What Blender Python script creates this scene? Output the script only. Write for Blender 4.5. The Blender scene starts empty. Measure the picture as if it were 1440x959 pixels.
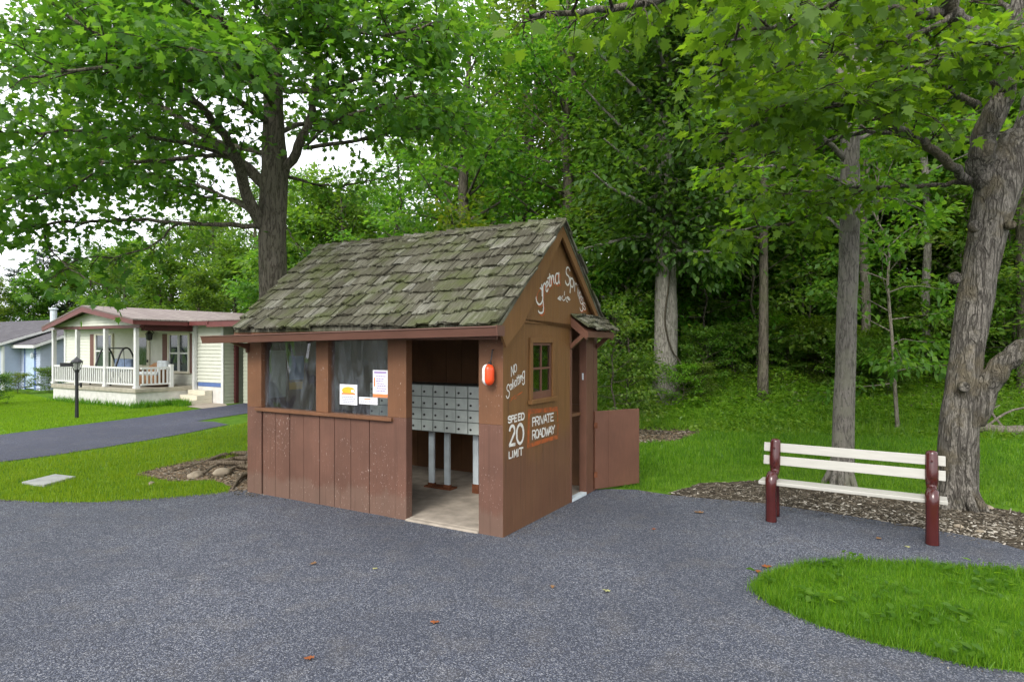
import bpy, bmesh, math, random
import numpy as np
from mathutils import Vector, Matrix, noise
from mathutils.geometry import delaunay_2d_cdt

R = math.radians
rng = np.random.default_rng(7)
random.seed(7)
scene = bpy.context.scene
COL = scene.collection

# ------------------------------------------------------------------ camera
F = 880.0
EYE = 1.85
HOR = 485.0


def P(px, py, Y):
    return Vector(((px - 720) / F * Y, Y, EYE - (py - HOR) / F * Y))


def G(px, py):
    Y = EYE * F / (py - HOR)
    return ((px - 720) / F * Y, Y)


cam = bpy.data.cameras.new("camera")
cam.sensor_width = 36
cam.lens = 22.0
cam.shift_y = (HOR - 479.5) / 1440
cam.clip_end = 2000
cam.clip_start = 0.05
camo = bpy.data.objects.new("camera", cam)
camo.location = (0, 0, EYE)
camo.rotation_euler = (R(90), 0, 0)
COL.objects.link(camo)
scene.camera = camo

# ------------------------------------------------------------------ helpers


def sm(a, b, x):
    t = np.clip((x - a) / (b - a), 0, 1)
    return t * t * (3 - 2 * t)


class MB:
    def __init__(self):
        self.v = []
        self.f = []

    def add(self, vs, fs, M=None):
        n = len(self.v)
        if M is not None:
            vs = [M @ Vector(q) for q in vs]
        self.v += [tuple(q) for q in vs]
        self.f += [tuple(i + n for i in q) for q in fs]
        return self

    def box(self, x0, x1, y0, y1, z0, z1, M=None):
        return self.add([(x0, y0, z0), (x1, y0, z0), (x1, y1, z0), (x0, y1, z0),
                         (x0, y0, z1), (x1, y0, z1), (x1, y1, z1), (x0, y1, z1)],
                        [(0, 3, 2, 1), (4, 5, 6, 7), (0, 1, 5, 4), (1, 2, 6, 5), (2, 3, 7, 6), (3, 0, 4, 7)], M)

    def prism(self, poly, a, b, axis='x', M=None):
        """poly: list of 2D points, extruded between a and b along the axis"""
        def mk(p, c):
            if axis == 'x':
                return (c, p[0], p[1])
            if axis == 'y':
                return (p[0], c, p[1])
            return (p[0], p[1], c)
        n = len(poly)
        vs = [mk(p, a) for p in poly] + [mk(p, b) for p in poly]
        fs = [tuple(range(n))[::-1], tuple(range(n, 2 * n))]
        for i in range(n):
            j = (i + 1) % n
            fs.append((i, j, n + j, n + i))
        return self.add(vs, fs, M)

    def tube(self, pts, rad, n=8, cap=True, rough=0.0, seed=0.0, sy=1.0):
        pts = [Vector(p) for p in pts]
        m = len(pts)
        if not hasattr(rad, '__len__'):
            rad = [rad] * m
        base = len(self.v)
        ref = Vector((0.31, 0.95, 0.07)).normalized()
        for i, p in enumerate(pts):
            t = (pts[min(i + 1, m - 1)] - pts[max(i - 1, 0)]).normalized()
            rf = ref if abs(t.dot(ref)) < .93 else Vector((.9, .1, .4)).normalized()
            a = t.cross(rf).normalized()
            b = t.cross(a).normalized()
            for k in range(n):
                an = 2 * math.pi * k / n
                r = rad[i]
                d = a * math.cos(an) + b * math.sin(an) * sy
                if rough:
                    q = p + d * r
                    r *= 1 + rough * (noise.noise((q.x * 4 + seed, q.y * 4, q.z * 1.5)) + .6 * noise.noise((q.x * 11 + seed, q.y * 11, q.z * 3.5)))
                self.v.append(tuple(p + d * r))
        for i in range(m - 1):
            for k in range(n):
                k2 = (k + 1) % n
                self.f.append((base + i * n + k, base + i * n + k2, base + (i + 1) * n + k2, base + (i + 1) * n + k))
        if cap:
            self.f.append(tuple(base + k for k in range(n))[::-1])
            self.f.append(tuple(base + (m - 1) * n + k for k in range(n)))
        return self

    def lathe(self, prof, n=16, M=None):
        vs, fs = [], []
        for r, z in prof:
            for k in range(n):
                a = 2 * math.pi * k / n
                vs.append((r * math.cos(a), r * math.sin(a), z))
        for i in range(len(prof) - 1):
            for k in range(n):
                k2 = (k + 1) % n
                fs.append((i * n + k, i * n + k2, (i + 1) * n + k2, (i + 1) * n + k))
        fs.append(tuple(range(n))[::-1])
        fs.append(tuple((len(prof) - 1) * n + k for k in range(n)))
        return self.add(vs, fs, M)

    def clap(self, a0, a1, z0, z1, M, step=.1, lap=.026):
        """clapboard siding on local plane y=0, facing -y, x from a0 to a1 (numbers or functions of z)"""
        fa0 = a0 if callable(a0) else (lambda z: a0)
        fa1 = a1 if callable(a1) else (lambda z: a1)
        z = z0
        while z < z1 - 1e-4:
            zt = min(z + step, z1)
            self.add([(fa0(z), -lap, z), (fa1(z), -lap, z), (fa1(zt), 0, zt), (fa0(zt), 0, zt),
                      (fa0(z), .02, z), (fa1(z), .02, z), (fa1(zt), .02, zt), (fa0(zt), .02, zt)],
                     [(0, 1, 2, 3), (0, 4, 5, 1), (5, 4, 7, 6), (0, 3, 7, 4), (1, 5, 6, 2), (3, 2, 6, 7)], M)
            z = zt
        return self


def tag(o, label=None, cat=None, group=None, kind=None):
    if label:
        o["label"] = label
    if cat:
        o["category"] = cat
    if group:
        o["group"] = group
    if kind:
        o["kind"] = kind
    return o


def obj(name, mb, mat, parent=None, smooth=False, bevel=0.0, loc=None):
    me = bpy.data.meshes.new(name)
    me.from_pydata(mb.v, [], mb.f)
    if mat is not None:
        me.materials.append(mat)
    if smooth:
        me.polygons.foreach_set('use_smooth', [True] * len(me.polygons))
    me.update()
    o = bpy.data.objects.new(name, me)
    COL.objects.link(o)
    if parent is not None:
        o.parent = parent
    if loc is not None:
        o.location = loc
    if bevel:
        m = o.modifiers.new("bevel", 'BEVEL')
        m.width = bevel
        m.segments = 2
        m.limit_method = 'ANGLE'
    return o


def thing(name, label, cat, loc=(0, 0, 0), rz=0.0, group=None):
    o = bpy.data.objects.new(name, None)
    o.empty_display_size = .2
    COL.objects.link(o)
    o.location = loc
    o.rotation_euler = (0, 0, rz)
    return tag(o, label, cat, group)


def dup(root, loc, rz, sc=1.0, label=None, group=None, tilt=(0, 0)):
    r = root.copy()
    COL.objects.link(r)
    r.location = loc
    r.rotation_euler = (tilt[0], tilt[1], rz)
    r.scale = (sc, sc, sc) if not hasattr(sc, '__len__') else sc
    if label:
        r["label"] = label
    if group:
        r["group"] = group
    elif "group" in r:
        del r["group"]
    for ch in list(root.children):
        c = ch.copy()
        COL.objects.link(c)
        c.parent = r
        for g in list(ch.children):
            d = g.copy()
            COL.objects.link(d)
            d.parent = c
    return r


def mesh_np(name, V, loops, starts, mat, attr=None):
    me = bpy.data.meshes.new(name)
    me.vertices.add(len(V))
    me.vertices.foreach_set('co', np.asarray(V, np.float32).ravel())
    me.loops.add(len(loops))
    me.loops.foreach_set('vertex_index', np.asarray(loops, np.int32))
    me.polygons.add(len(starts))
    me.polygons.foreach_set('loop_start', np.asarray(starts, np.int32))
    me.update(calc_edges=True)
    me.validate()
    if mat is not None:
        me.materials.append(mat)
    return me


def nrmz(a):
    return a / np.maximum(np.linalg.norm(a, axis=1, keepdims=True), 1e-9)


def scatter(name, tv, tf, pos, d, n, size, mat):
    """a mesh of copies of the template (verts tv, faces tf): tip direction d, normal n"""
    tv = np.asarray(tv, float)
    d = nrmz(d)
    x = nrmz(np.cross(d, n))
    n = np.cross(x, d)
    s = size[:, None, None]
    V = pos[:, None, :] + s * (tv[None, :, 0:1] * x[:, None, :] + tv[None, :, 1:2] * d[:, None, :] + tv[None, :, 2:3] * n[:, None, :])
    N, k = len(pos), len(tv)
    V = V.reshape(-1, 3)
    fl = np.concatenate([np.asarray(f) for f in tf])
    tot = np.array([len(f) for f in tf])
    st = np.concatenate([[0], np.cumsum(tot)[:-1]])
    L = len(fl)
    loops = (fl[None, :] + (np.arange(N) * k)[:, None]).ravel()
    starts = (st[None, :] + (np.arange(N) * L)[:, None]).ravel()
    return mesh_np(name, V, loops, starts, mat)


def link(name, me, parent=None):
    o = bpy.data.objects.new(name, me)
    COL.objects.link(o)
    if parent is not None:
        o.parent = parent
    return o


def smooth_poly(pts, k=6, closed=True):
    pts = [np.array(p, float) for p in pts]
    n = len(pts)
    out = []
    for i in range(n if closed else n - 1):
        p0 = pts[(i - 1) % n] if closed or i > 0 else pts[i]
        p1, p2 = pts[i], pts[(i + 1) % n]
        p3 = pts[(i + 2) % n] if closed or i + 2 < n else p2
        for j in range(k):
            t = j / k
            out.append(.5 * ((2 * p1) + (-p0 + p2) * t + (2 * p0 - 5 * p1 + 4 * p2 - p3) * t * t + (-p0 + 3 * p1 - 3 * p2 + p3) * t ** 3))
    if not closed:
        out.append(pts[-1])
    return out


def in_poly(pts, poly):
    x, y = pts[:, 0], pts[:, 1]
    r = np.zeros(len(pts), bool)
    n = len(poly)
    j = n - 1
    for i in range(n):
        xi, yi = poly[i][0], poly[i][1]
        xj, yj = poly[j][0], poly[j][1]
        c = ((yi > y) != (yj > y)) & (x < (xj - xi) * (y - yi) / (yj - yi + 1e-12) + xi)
        r ^= c
        j = i
    return r


def rand_in(poly, dens):
    a = np.array([(p[0], p[1]) for p in poly])
    lo, hi = a.min(0), a.max(0)
    n = int(dens * (hi[0] - lo[0]) * (hi[1] - lo[1]))
    q = rng.uniform(lo, hi, (n, 2))
    return q[in_poly(q, poly)]


# ------------------------------------------------------------------ terrain height
def yb(x):
    x = np.asarray(x, float)
    return np.where(x > 1, 14.4 - .22 * (x - 3), 14.84 + (1 - x) * 1.15)


def hz(x, y):
    x = np.asarray(x, float)
    y = np.asarray(y, float)
    d = np.clip(y - yb(x), 0, None)
    h = .27 * np.minimum(d, 4.0) * sm(0, 1.2, d) + .17 * np.clip(d - 4, 0, 45)
    h = h * (1 - .55 * sm(1, 14, -x))
    h = h + sm(.5, 4, d) * .14 * (np.sin(x * 1.1 + 2 * np.sin(y * .5)) * np.cos(y * .8))
    return h


# ------------------------------------------------------------------ materials
def mat_new(name):
    m = bpy.data.materials.new(name)
    m.use_nodes = True
    nt = m.node_tree
    nt.nodes.clear()
    out = nt.nodes.new('ShaderNodeOutputMaterial')
    return m, nt, out


class NT:
    def __init__(self, nt):
        self.nt = nt

    def n(self, t, **kw):
        nd = self.nt.nodes.new(t)
        ins = kw.pop('ins', {})
        for k, v in kw.items():
            setattr(nd, k, v)
        for k, v in ins.items():
            self.set(nd.inputs[k], v)
        return nd

    def set(self, sock, v):
        if isinstance(v, bpy.types.NodeSocket):
            self.nt.links.new(v, sock)
        else:
            sock.default_value = v

    def coords(self, scale=(1, 1, 1), kind='Object'):
        tc = self.n('ShaderNodeTexCoord')
        mp = self.n('ShaderNodeMapping')
        self.nt.links.new(tc.outputs[kind], mp.inputs['Vector'])
        mp.inputs['Scale'].default_value = scale
        return mp.outputs[0]

    def noise(self, vec, scale, detail=4, rough=.55, dist=0.0):
        nd = self.n('ShaderNodeTexNoise', ins={'Scale': scale, 'Detail': detail, 'Roughness': rough, 'Distortion': dist})
        self.nt.links.new(vec, nd.inputs['Vector'])
        return nd.outputs['Fac']

    def ramp(self, fac, stops, interp='LINEAR'):
        nd = self.n('ShaderNodeValToRGB')
        nd.color_ramp.interpolation = interp
        els = nd.color_ramp.elements
        while len(els) < len(stops):
            els.new(.5)
        for e, (p, c) in zip(els, stops):
            e.position = p
            e.color = (c, c, c, 1) if not hasattr(c, '__len__') else tuple(c) + ((1,) if len(c) == 3 else ())
        self.set(nd.inputs[0], fac)
        return nd.outputs[0]

    def mix(self, fac, a, b, mode='MIX'):
        nd = self.n('ShaderNodeMix', data_type='RGBA', blend_type=mode)
        self.set(nd.inputs[0], fac)
        for s, v in ((nd.inputs[6], a), (nd.inputs[7], b)):
            if not isinstance(v, bpy.types.NodeSocket):
                v = tuple(v) + ((1,) if len(v) == 3 else ())
            self.set(s, v)
        return nd.outputs[2]

    def math(self, op, a, b=0.0):
        nd = self.n('ShaderNodeMath', operation=op)
        self.set(nd.inputs[0], a)
        self.set(nd.inputs[1], b)
        return nd.outputs[0]

    def bump(self, h, strength, dist=.01):
        nd = self.n('ShaderNodeBump', ins={'Strength': strength, 'Distance': dist})
        self.set(nd.inputs['Height'], h)
        return nd.outputs[0]

    def pbr(self, out, col, rough=.6, bump=None, spec=.4, metal=0.0, **kw):
        b = self.n('ShaderNodeBsdfPrincipled')
        self.set(b.inputs['Base Color'], col if isinstance(col, bpy.types.NodeSocket) else tuple(col) + (1,))
        self.set(b.inputs['Roughness'], rough)
        self.set(b.inputs['Metallic'], metal)
        b.inputs['Specular IOR Level'].default_value = spec
        for k, v in kw.items():
            self.set(b.inputs[k], v)
        if bump is not None:
            self.set(b.inputs['Normal'], bump)
        self.nt.links.new(b.outputs[0], out.inputs[0])
        return b


def M_paint(name, col, rough=.6, var=.18, grain=None, wear=0.0, wearcol=(.45, .38, .33), spec=.35, bump=.15, wscale=26, splash=False):
    m, nt, out = mat_new(name)
    k = NT(nt)
    v = k.coords()
    f = k.noise(v, 2.2, 5)
    f2 = k.noise(v, 35, 3)
    hi = tuple(min(1, c * (1 + var)) for c in col)
    lo = tuple(c * (1 - var) for c in col)
    c = k.ramp(f, [(.3, lo), (.7, hi)])
    vg = k.coords(grain or (40, 40, 40))
    g = k.noise(vg, 1.0, 4, .6)
    c = k.mix(k.ramp(g, [(.35, .0), (.75, .35)]), c, tuple(x * .62 for x in col))
    if wear:
        w = k.noise(k.coords((wscale, wscale, wscale * .35)), 1.0, 3, .7)
        w2 = k.noise(v, 1.7, 2)
        wf = k.math('MULTIPLY', k.ramp(w, [(.655 - wear * .1, 0), (.70 - wear * .1, 1)]), k.ramp(w2, [(.42, 0), (.6, 1)]))
        c = k.mix(wf, c, wearcol)
    if splash:
        # grit thrown up from the asphalt by rain, and long drip stains
        sx = k.n('ShaderNodeSeparateXYZ')
        nt.links.new(v, sx.inputs[0])
        e = k.math('ADD', sx.outputs[2], k.math('MULTIPLY', k.noise(k.coords((5, 5, 1)), 1.0, 5, .7), -.42))
        c = k.mix(k.ramp(e, [(-.0, .35), (.07, 0)]), c, (.165, .12, .09))
        st = k.noise(k.coords((17, 17, .8)), 1.0, 3, .6)
        c = k.mix(k.ramp(st, [(.56, 0), (.72, .4)]), c, tuple(x * .5 for x in col))
    h = k.math('ADD', g, k.math('MULTIPLY', f2, .5))
    k.pbr(out, c, rough, k.bump(h, bump, .004), spec)
    return m


def M_plain(name, col, rough=.5, spec=.5, metal=0.0, var=.08, bump=0.0, bscale=60):
    m, nt, out = mat_new(name)
    k = NT(nt)
    v = k.coords()
    f = k.noise(v, 6, 4)
    c = k.ramp(f, [(.3, tuple(c * (1 - var) for c in col)), (.7, tuple(min(1, c * (1 + var)) for c in col))])
    bp = k.bump(k.noise(v, bscale, 3), bump, .004) if bump else None
    k.pbr(out, c, rough, bp, spec, metal)
    return m


def M_leaf(name, stops, trans=.45, tcol=None, rough=.45, clump=1.2):
    """foliage: colour differs from leaf to leaf; light passes through"""
    m, nt, out = mat_new(name)
    k = NT(nt)
    geo = k.n('ShaderNodeNewGeometry')
    oi = k.n('ShaderNodeObjectInfo')
    v = k.coords()
    cl = k.noise(v, clump, 2)
    f = k.math('ADD', k.math('MULTIPLY', geo.outputs['Random Per Island'], .55), k.math('MULTIPLY', cl, .45))
    c = k.ramp(f, stops)
    hs = k.n('ShaderNodeHueSaturation')
    k.set(hs.inputs['Color'], c)
    k.set(hs.inputs['Hue'], k.math('ADD', k.math('MULTIPLY', oi.outputs['Random'], .03), .485))
    k.set(hs.inputs['Value'], k.math('ADD', k.math('MULTIPLY', oi.outputs['Random'], .35), .82))
    c = hs.outputs[0]
    b = k.n('ShaderNodeBsdfPrincipled')
    k.set(b.inputs['Base Color'], c)
    b.inputs['Roughness'].default_value = rough
    b.inputs['Specular IOR Level'].default_value = .35
    t = k.n('ShaderNodeBsdfTranslucent')
    tc = k.mix(1.0, c, tcol or (1.9, 1.75, .8), 'MULTIPLY')
    k.set(t.inputs['Color'], tc)
    ms = k.n('ShaderNodeMixShader', ins={0: trans})
    nt.links.new(b.outputs[0], ms.inputs[1])
    nt.links.new(t.outputs[0], ms.inputs[2])
    nt.links.new(ms.outputs[0], out.inputs[0])
    return m


def M_bark(name, dark, light, sc=1.0, moss=0.0, bumps=.7, patch=None):
    m, nt, out = mat_new(name)
    k = NT(nt)
    v0 = k.coords()
    w = k.n('ShaderNodeTexNoise', ins={'Scale': 5.0, 'Detail': 3})
    nt.links.new(v0, w.inputs['Vector'])
    wv = k.mix(.04, v0, w.outputs['Color'], 'ADD')
    mp = k.n('ShaderNodeMapping')
    mp.inputs['Scale'].default_value = (34 * sc, 34 * sc, 5 * sc)
    nt.links.new(wv, mp.inputs['Vector'])
    r1 = k.noise(mp.outputs[0], .48, 3, .55, .5)
    r2 = k.noise(mp.outputs[0], 1.9, 3, .6, .3)
    ridge = k.math('ABSOLUTE', k.math('SUBTRACT', r1, .5))
    ridge2 = k.math('ABSOLUTE', k.math('SUBTRACT', r2, .5))
    crack = k.math('MULTIPLY', k.ramp(ridge, [(.0, 0), (.07, 1)]), k.ramp(ridge2, [(.0, .62), (.05, 1)]))
    fine = k.noise(k.coords((80, 80, 34)), 1.0, 5, .65)
    big = k.noise(v0, 3.5, 3)
    c = k.mix(crack, dark, light)
    c = k.mix(k.ramp(fine, [(.35, .5), (.65, 0)]), c, tuple(x * .6 for x in light))
    if patch:
        c = k.mix(k.ramp(big, [(.5, 0), (.62, .75)]), c, patch)
    if moss:
        c = k.mix(k.math('MULTIPLY', k.ramp(big, [(.45, 0), (.65, 1)]), moss), c, (.07, .09, .025))
    h = k.math('ADD', crack, k.math('MULTIPLY', fine, .5))
    k.pbr(out, c, .9, k.bump(h, bumps, .025), .15)
    return m


MAT = {}
MAT['front'] = M_paint('brown painted boards', (.128, .062, .042), grain=(60, 60, 3), wear=.22, wscale=75, splash=True)
MAT['post'] = M_paint('brown painted posts', (.155, .070, .033), grain=(55, 55, 3), wear=.12, wscale=60)


def M_gable():
    # olive brown stain above, a redder repaint low on the wall, uneven where they meet
    m, nt, out = mat_new('two tone painted plywood')
    k = NT(nt)
    v = k.coords()
    sx = k.n('ShaderNodeSeparateXYZ')
    nt.links.new(v, sx.inputs[0])
    wob = k.noise(k.coords((2.2, 2.2, 1.2)), 1.0, 4, .6)
    f = k.ramp(k.math('MULTIPLY', k.math('ADD', sx.outputs[2], k.math('MULTIPLY', wob, .7)), .5), [(.52, 0), (.68, 1)])
    g = k.noise(k.coords((70, 70, 2.2)), 1.0, 5, .65)
    c = k.mix(f, (.135, .062, .033), (.178, .086, .026))
    c = k.mix(k.ramp(g, [(.35, 0), (.75, .5)]), c, (.06, .03, .012))
    c = k.mix(k.ramp(k.noise(v, 2.5, 4), [(.35, 0), (.7, .3)]), c, (.17, .09, .04))
    st = k.noise(k.coords((14, 14, .6)), 1.0, 3, .6)
    c = k.mix(k.ramp(st, [(.58, 0), (.72, .35)]), c, (.05, .028, .014))
    gr = k.ramp(k.math('PINGPONG', sx.outputs[1], .102), [(.0, 0), (.035, 1)])
    k.pbr(out, c, .6, k.bump(k.math('ADD', g, k.math('MULTIPLY', gr, .8)), .3, .006), .3)
    return m


MAT['gable'] = M_gable()
MAT['trim'] = M_paint('brown trim paint', (.125, .056, .034), grain=(30, 30, 8), rough=.5)
MAT['gutter'] = M_paint('brown gutter enamel', (.130, .062, .043), rough=.4, var=.1, bump=.05, grain=(3, 20, 20))
MAT['inside'] = M_paint('dark brown inside boards', (.14, .066, .028), grain=(50, 50, 3), var=.3)
MAT['concrete'] = M_plain('worn concrete', (.33, .285, .23), .85, .2, var=.25, bump=.25, bscale=40)


def M_worn_white():
    m, nt, out = mat_new('worn white paint')
    k = NT(nt)
    v = k.coords()
    c = k.mix(k.ramp(k.noise(v, 22, 5, .75), [(.34, .55), (.5, 1)]), (.16, .085, .04), (.66, .64, .58))
    k.pbr(out, c, .7, k.bump(k.noise(v, 60, 3), .2, .002))
    return m


MAT['white_paint'] = M_worn_white()


def M_worn_orange():
    m, nt, out = mat_new('worn orange paint')
    k = NT(nt)
    v = k.coords()
    c = k.mix(k.ramp(k.noise(v, 14, 5, .7), [(.38, .1), (.62, .85)]), (.42, .085, .010), (.14, .06, .022))
    k.pbr(out, c, .7)
    return m


MAT['orange_paint'] = M_worn_orange()
MAT['grey_box'] = M_plain('grey mailbox enamel', (.58, .63, .58), .45, .4, var=.12, bump=.05)
MAT['cabinet'] = M_plain('mailbox cabinet', (.10, .115, .105), .5, .4)  # grey darkened to put shade into the gaps between the doors
MAT['lock'] = M_plain('dark lock metal', (.07, .07, .065), .4, .5, .6)
MAT['galv'] = M_plain('pale grey post paint', (.52, .58, .60), .55, var=.15)
MAT['rust'] = M_plain('rust', (.16, .06, .03), .9, .1, var=.5, bump=.5)
MAT['paper'] = M_plain('white paper', (.74, .74, .76), .7, .2, var=.03)
MAT['paper_ink'] = M_plain('grey print', (.28, .28, .34), .7, .2)
MAT['paper_yellow'] = M_plain('yellow print', (.68, .43, .04), .7, .2)
MAT['paper_orange'] = M_plain('orange print', (.66, .22, .08), .7, .2)
MAT['paper_violet'] = M_plain('violet print', (.35, .26, .48), .7, .2)
MAT['paper_blue'] = M_plain('blue notice sheet', (.2, .3, .52), .7, .2)
MAT['paper_green'] = M_plain('pale green notice sheet', (.5, .55, .45), .7, .2)
MAT['orange_plastic'] = M_plain('orange plastic', (.78, .07, .012), .35, .5, var=.1)
MAT['white_plastic'] = M_plain('white plastic', (.75, .73, .70), .35, .5)
MAT['black'] = M_plain('black metal', (.015, .015, .017), .4, .5)
MAT['maroon'] = M_plain('glossy maroon paint', (.058, .011, .010), .22, .6, var=.12, bump=.04, bscale=25)
MAT['slat'] = M_paint('off white slat paint', (.43, .415, .37), .45, var=.05, grain=(4, 50, 50), bump=.08)
MAT['siding'] = M_plain('cream vinyl siding', (.58, .585, .50), .5, .3, var=.04)
MAT['siding_g'] = M_plain('sage vinyl siding', (.40, .42, .33), .5, .3, var=.05)
MAT['siding_b'] = M_plain('pale blue vinyl siding', (.42, .47, .58), .5, .3, var=.05)
MAT['white_trim'] = M_plain('white trim', (.62, .62, .60), .45, .4, var=.04)
MAT['cream_trim'] = M_plain('cream trim', (.62, .58, .46), .45, .4, var=.04)
MAT['red_trim'] = M_plain('dull red trim', (.135, .042, .038), .45, .4, var=.1)
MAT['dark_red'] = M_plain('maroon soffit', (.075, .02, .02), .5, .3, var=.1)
MAT['shutter'] = M_plain('brown shutter', (.15, .07, .055), .6, .3)
MAT['stucco'] = M_plain('white washed block', (.62, .60, .56), .85, .2, var=.1, bump=.3)
MAT['stone_cap'] = M_plain('grey stone cap', (.36, .33, .26), .85, .2, var=.2, bump=.3)
MAT['blue_door'] = M_plain('pale blue door', (.45, .55, .68), .5, .4)
MAT['blue_trim'] = M_plain('blue trim', (.10, .16, .36), .5, .4)
MAT['cushion'] = M_plain('blue grey cushion', (.16, .21, .30), .9, .1, var=.3)
MAT['cushion_w'] = M_plain('pale patterned cushion', (.42, .45, .46), .9, .1, var=.3)
MAT['wicker'] = M_plain('brown wicker', (.22, .12, .06), .8, .2, var=.3, bump=.5)
MAT['lantern_glass'] = M_plain('frosted lantern glass', (.45, .45, .42), .2, .5)
MAT['soil'] = M_plain('soil', (.12, .08, .045), .95, .1, var=.4, bump=.6)
MAT['stone'] = M_plain('pale stone', (.27, .225, .165), .9, .2, var=.25, bump=.5)
MAT['slabstone'] = M_plain('pale concrete cover', (.29, .295, .28), .85, .2, var=.15, bump=.2)
MAT['pale_leaf'] = M_plain('pale dry leaf', (.30, .30, .13), .7, .2, var=.3)
MAT['dry_leaf'] = M_plain('dry orange leaf', (.22, .07, .022), .7, .2, var=.3)
MAT['dry_leaf_b'] = M_plain('dry brown leaf', (.20, .11, .05), .7, .2, var=.3)
MAT['wood_raw'] = M_paint('weathered log', (.20, .15, .09), grain=(60, 60, 6), var=.3, bump=.5)

MAT['bark_left'] = M_bark('grey furrowed bark', (.04, .034, .026), (.20, .175, .135), 1.25, .15)
MAT['bark_right'] = M_bark('grey platy bark', (.034, .029, .023), (.215, .195, .165), .9, .2, 1.0, patch=(.17, .135, .10))
MAT['bark_oak'] = M_bark('pale grey bark', (.085, .075, .06), (.31, .29, .25), 1.4, .1)
MAT['bark_wood'] = M_bark('woodland bark', (.04, .033, .025), (.15, .13, .10), 1.0, .3)
MAT['bark_pale'] = M_bark('pale woodland bark', (.09, .075, .06), (.27, .24, .19), 1.5, .1)
MAT['twig'] = M_bark('twig bark', (.03, .024, .018), (.09, .075, .055), 1.5, .1)

MAT['leaf_left'] = M_leaf('maple leaves', [(.15, (.036, .10, .013)), (.5, (.068, .158, .018)), (.85, (.122, .22, .03))], .58)
MAT['leaf_right'] = M_leaf('bright maple leaves', [(.15, (.047, .135, .011)), (.5, (.083, .20, .016)), (.85, (.14, .275, .026))], .62)
MAT['leaf_wood'] = M_leaf('woodland leaves', [(.15, (.042, .110, .014)), (.5, (.082, .180, .022)), (.85, (.15, .25, .036))], .56)
MAT['leaf_dark'] = M_leaf('dark oak leaves', [(.15, (.028, .085, .014)), (.5, (.055, .14, .020)), (.85, (.095, .19, .028))], .5)
MAT['leaf_blue'] = M_leaf('blue green needles', [(.15, (.014, .036, .022)), (.5, (.024, .055, .030)), (.85, (.045, .085, .040))], .3)
MAT['leaf_lime'] = M_leaf('yellow green leaves', [(.15, (.060, .125, .010)), (.5, (.11, .19, .015)), (.85, (.19, .25, .03))], .5)
MAT['leaf_shrub'] = M_leaf('shrub leaves', [(.15, (.042, .10, .014)), (.5, (.085, .17, .02)), (.85, (.17, .24, .045))], .5)
MAT['grass'] = M_leaf('grass blades', [(.12, (.032, .095, .006)), (.5, (.084, .19, .008)), (.8, (.16, .275, .016)), (1, (.30, .32, .08))], .4, (1.6, 1.6, .7), clump=1.6)
MAT['grass_far'] = M_leaf('lime lawn blades', [(.12, (.10, .20, .006)), (.5, (.165, .295, .010)), (.88, (.25, .35, .022))], .4, (1.6, 1.6, .7), clump=.9)  # lime green blade tones of the left lawns
MAT['cover'] = M_leaf('ground cover leaves', [(.12, (.050, .13, .008)), (.5, (.10, .215, .010)), (.88, (.18, .28, .03))], .48, clump=.8)


def M_glass(name, wavy=0.0, tint=(.9, .93, .92), refl=.12):
    m, nt, out = mat_new(name)
    k = NT(nt)
    tr = k.n('ShaderNodeBsdfTransparent')
    tr.inputs[0].default_value = tint + (1,)
    gl = k.n('ShaderNodeBsdfGlossy')
    gl.inputs['Roughness'].default_value = .03
    lw = k.n('ShaderNodeLayerWeight', ins={'Blend': .25})
    f = k.math('ADD', k.math('MULTIPLY', lw.outputs['Fresnel'], .6), refl)
    if wavy:
        h = k.noise(k.coords((1, 1, .45)), 2.3, 1, .4, 1.4)
        k.set(gl.inputs['Normal'], k.bump(h, wavy, .08))
        refl_streak = k.noise(k.coords((9, 9, 3)), 1, 4, .6, .8)  # pale bluish reflections painted on the pane as a diffuse film
        df = k.n('ShaderNodeBsdfDiffuse')
        df.inputs[0].default_value = (.42, .48, .54, 1)
        a = k.n('ShaderNodeMixShader')
        k.set(a.inputs[0], k.ramp(refl_streak, [(.42, .02), (.8, .20)]))
        nt.links.new(tr.outputs[0], a.inputs[1])
        nt.links.new(df.outputs[0], a.inputs[2])
        base = a.outputs[0]
    else:
        base = tr.outputs[0]
    ms = k.n('ShaderNodeMixShader')
    k.set(ms.inputs[0], f)
    nt.links.new(base, ms.inputs[1])
    nt.links.new(gl.outputs[0], ms.inputs[2])
    nt.links.new(ms.outputs[0], out.inputs[0])
    return m


MAT['plexi'] = M_glass('wavy plexiglass', .42, (.86, .89, .89), .12)
MAT['glass'] = M_glass('window glass', 0, (.55, .6, .6), .15)


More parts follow.
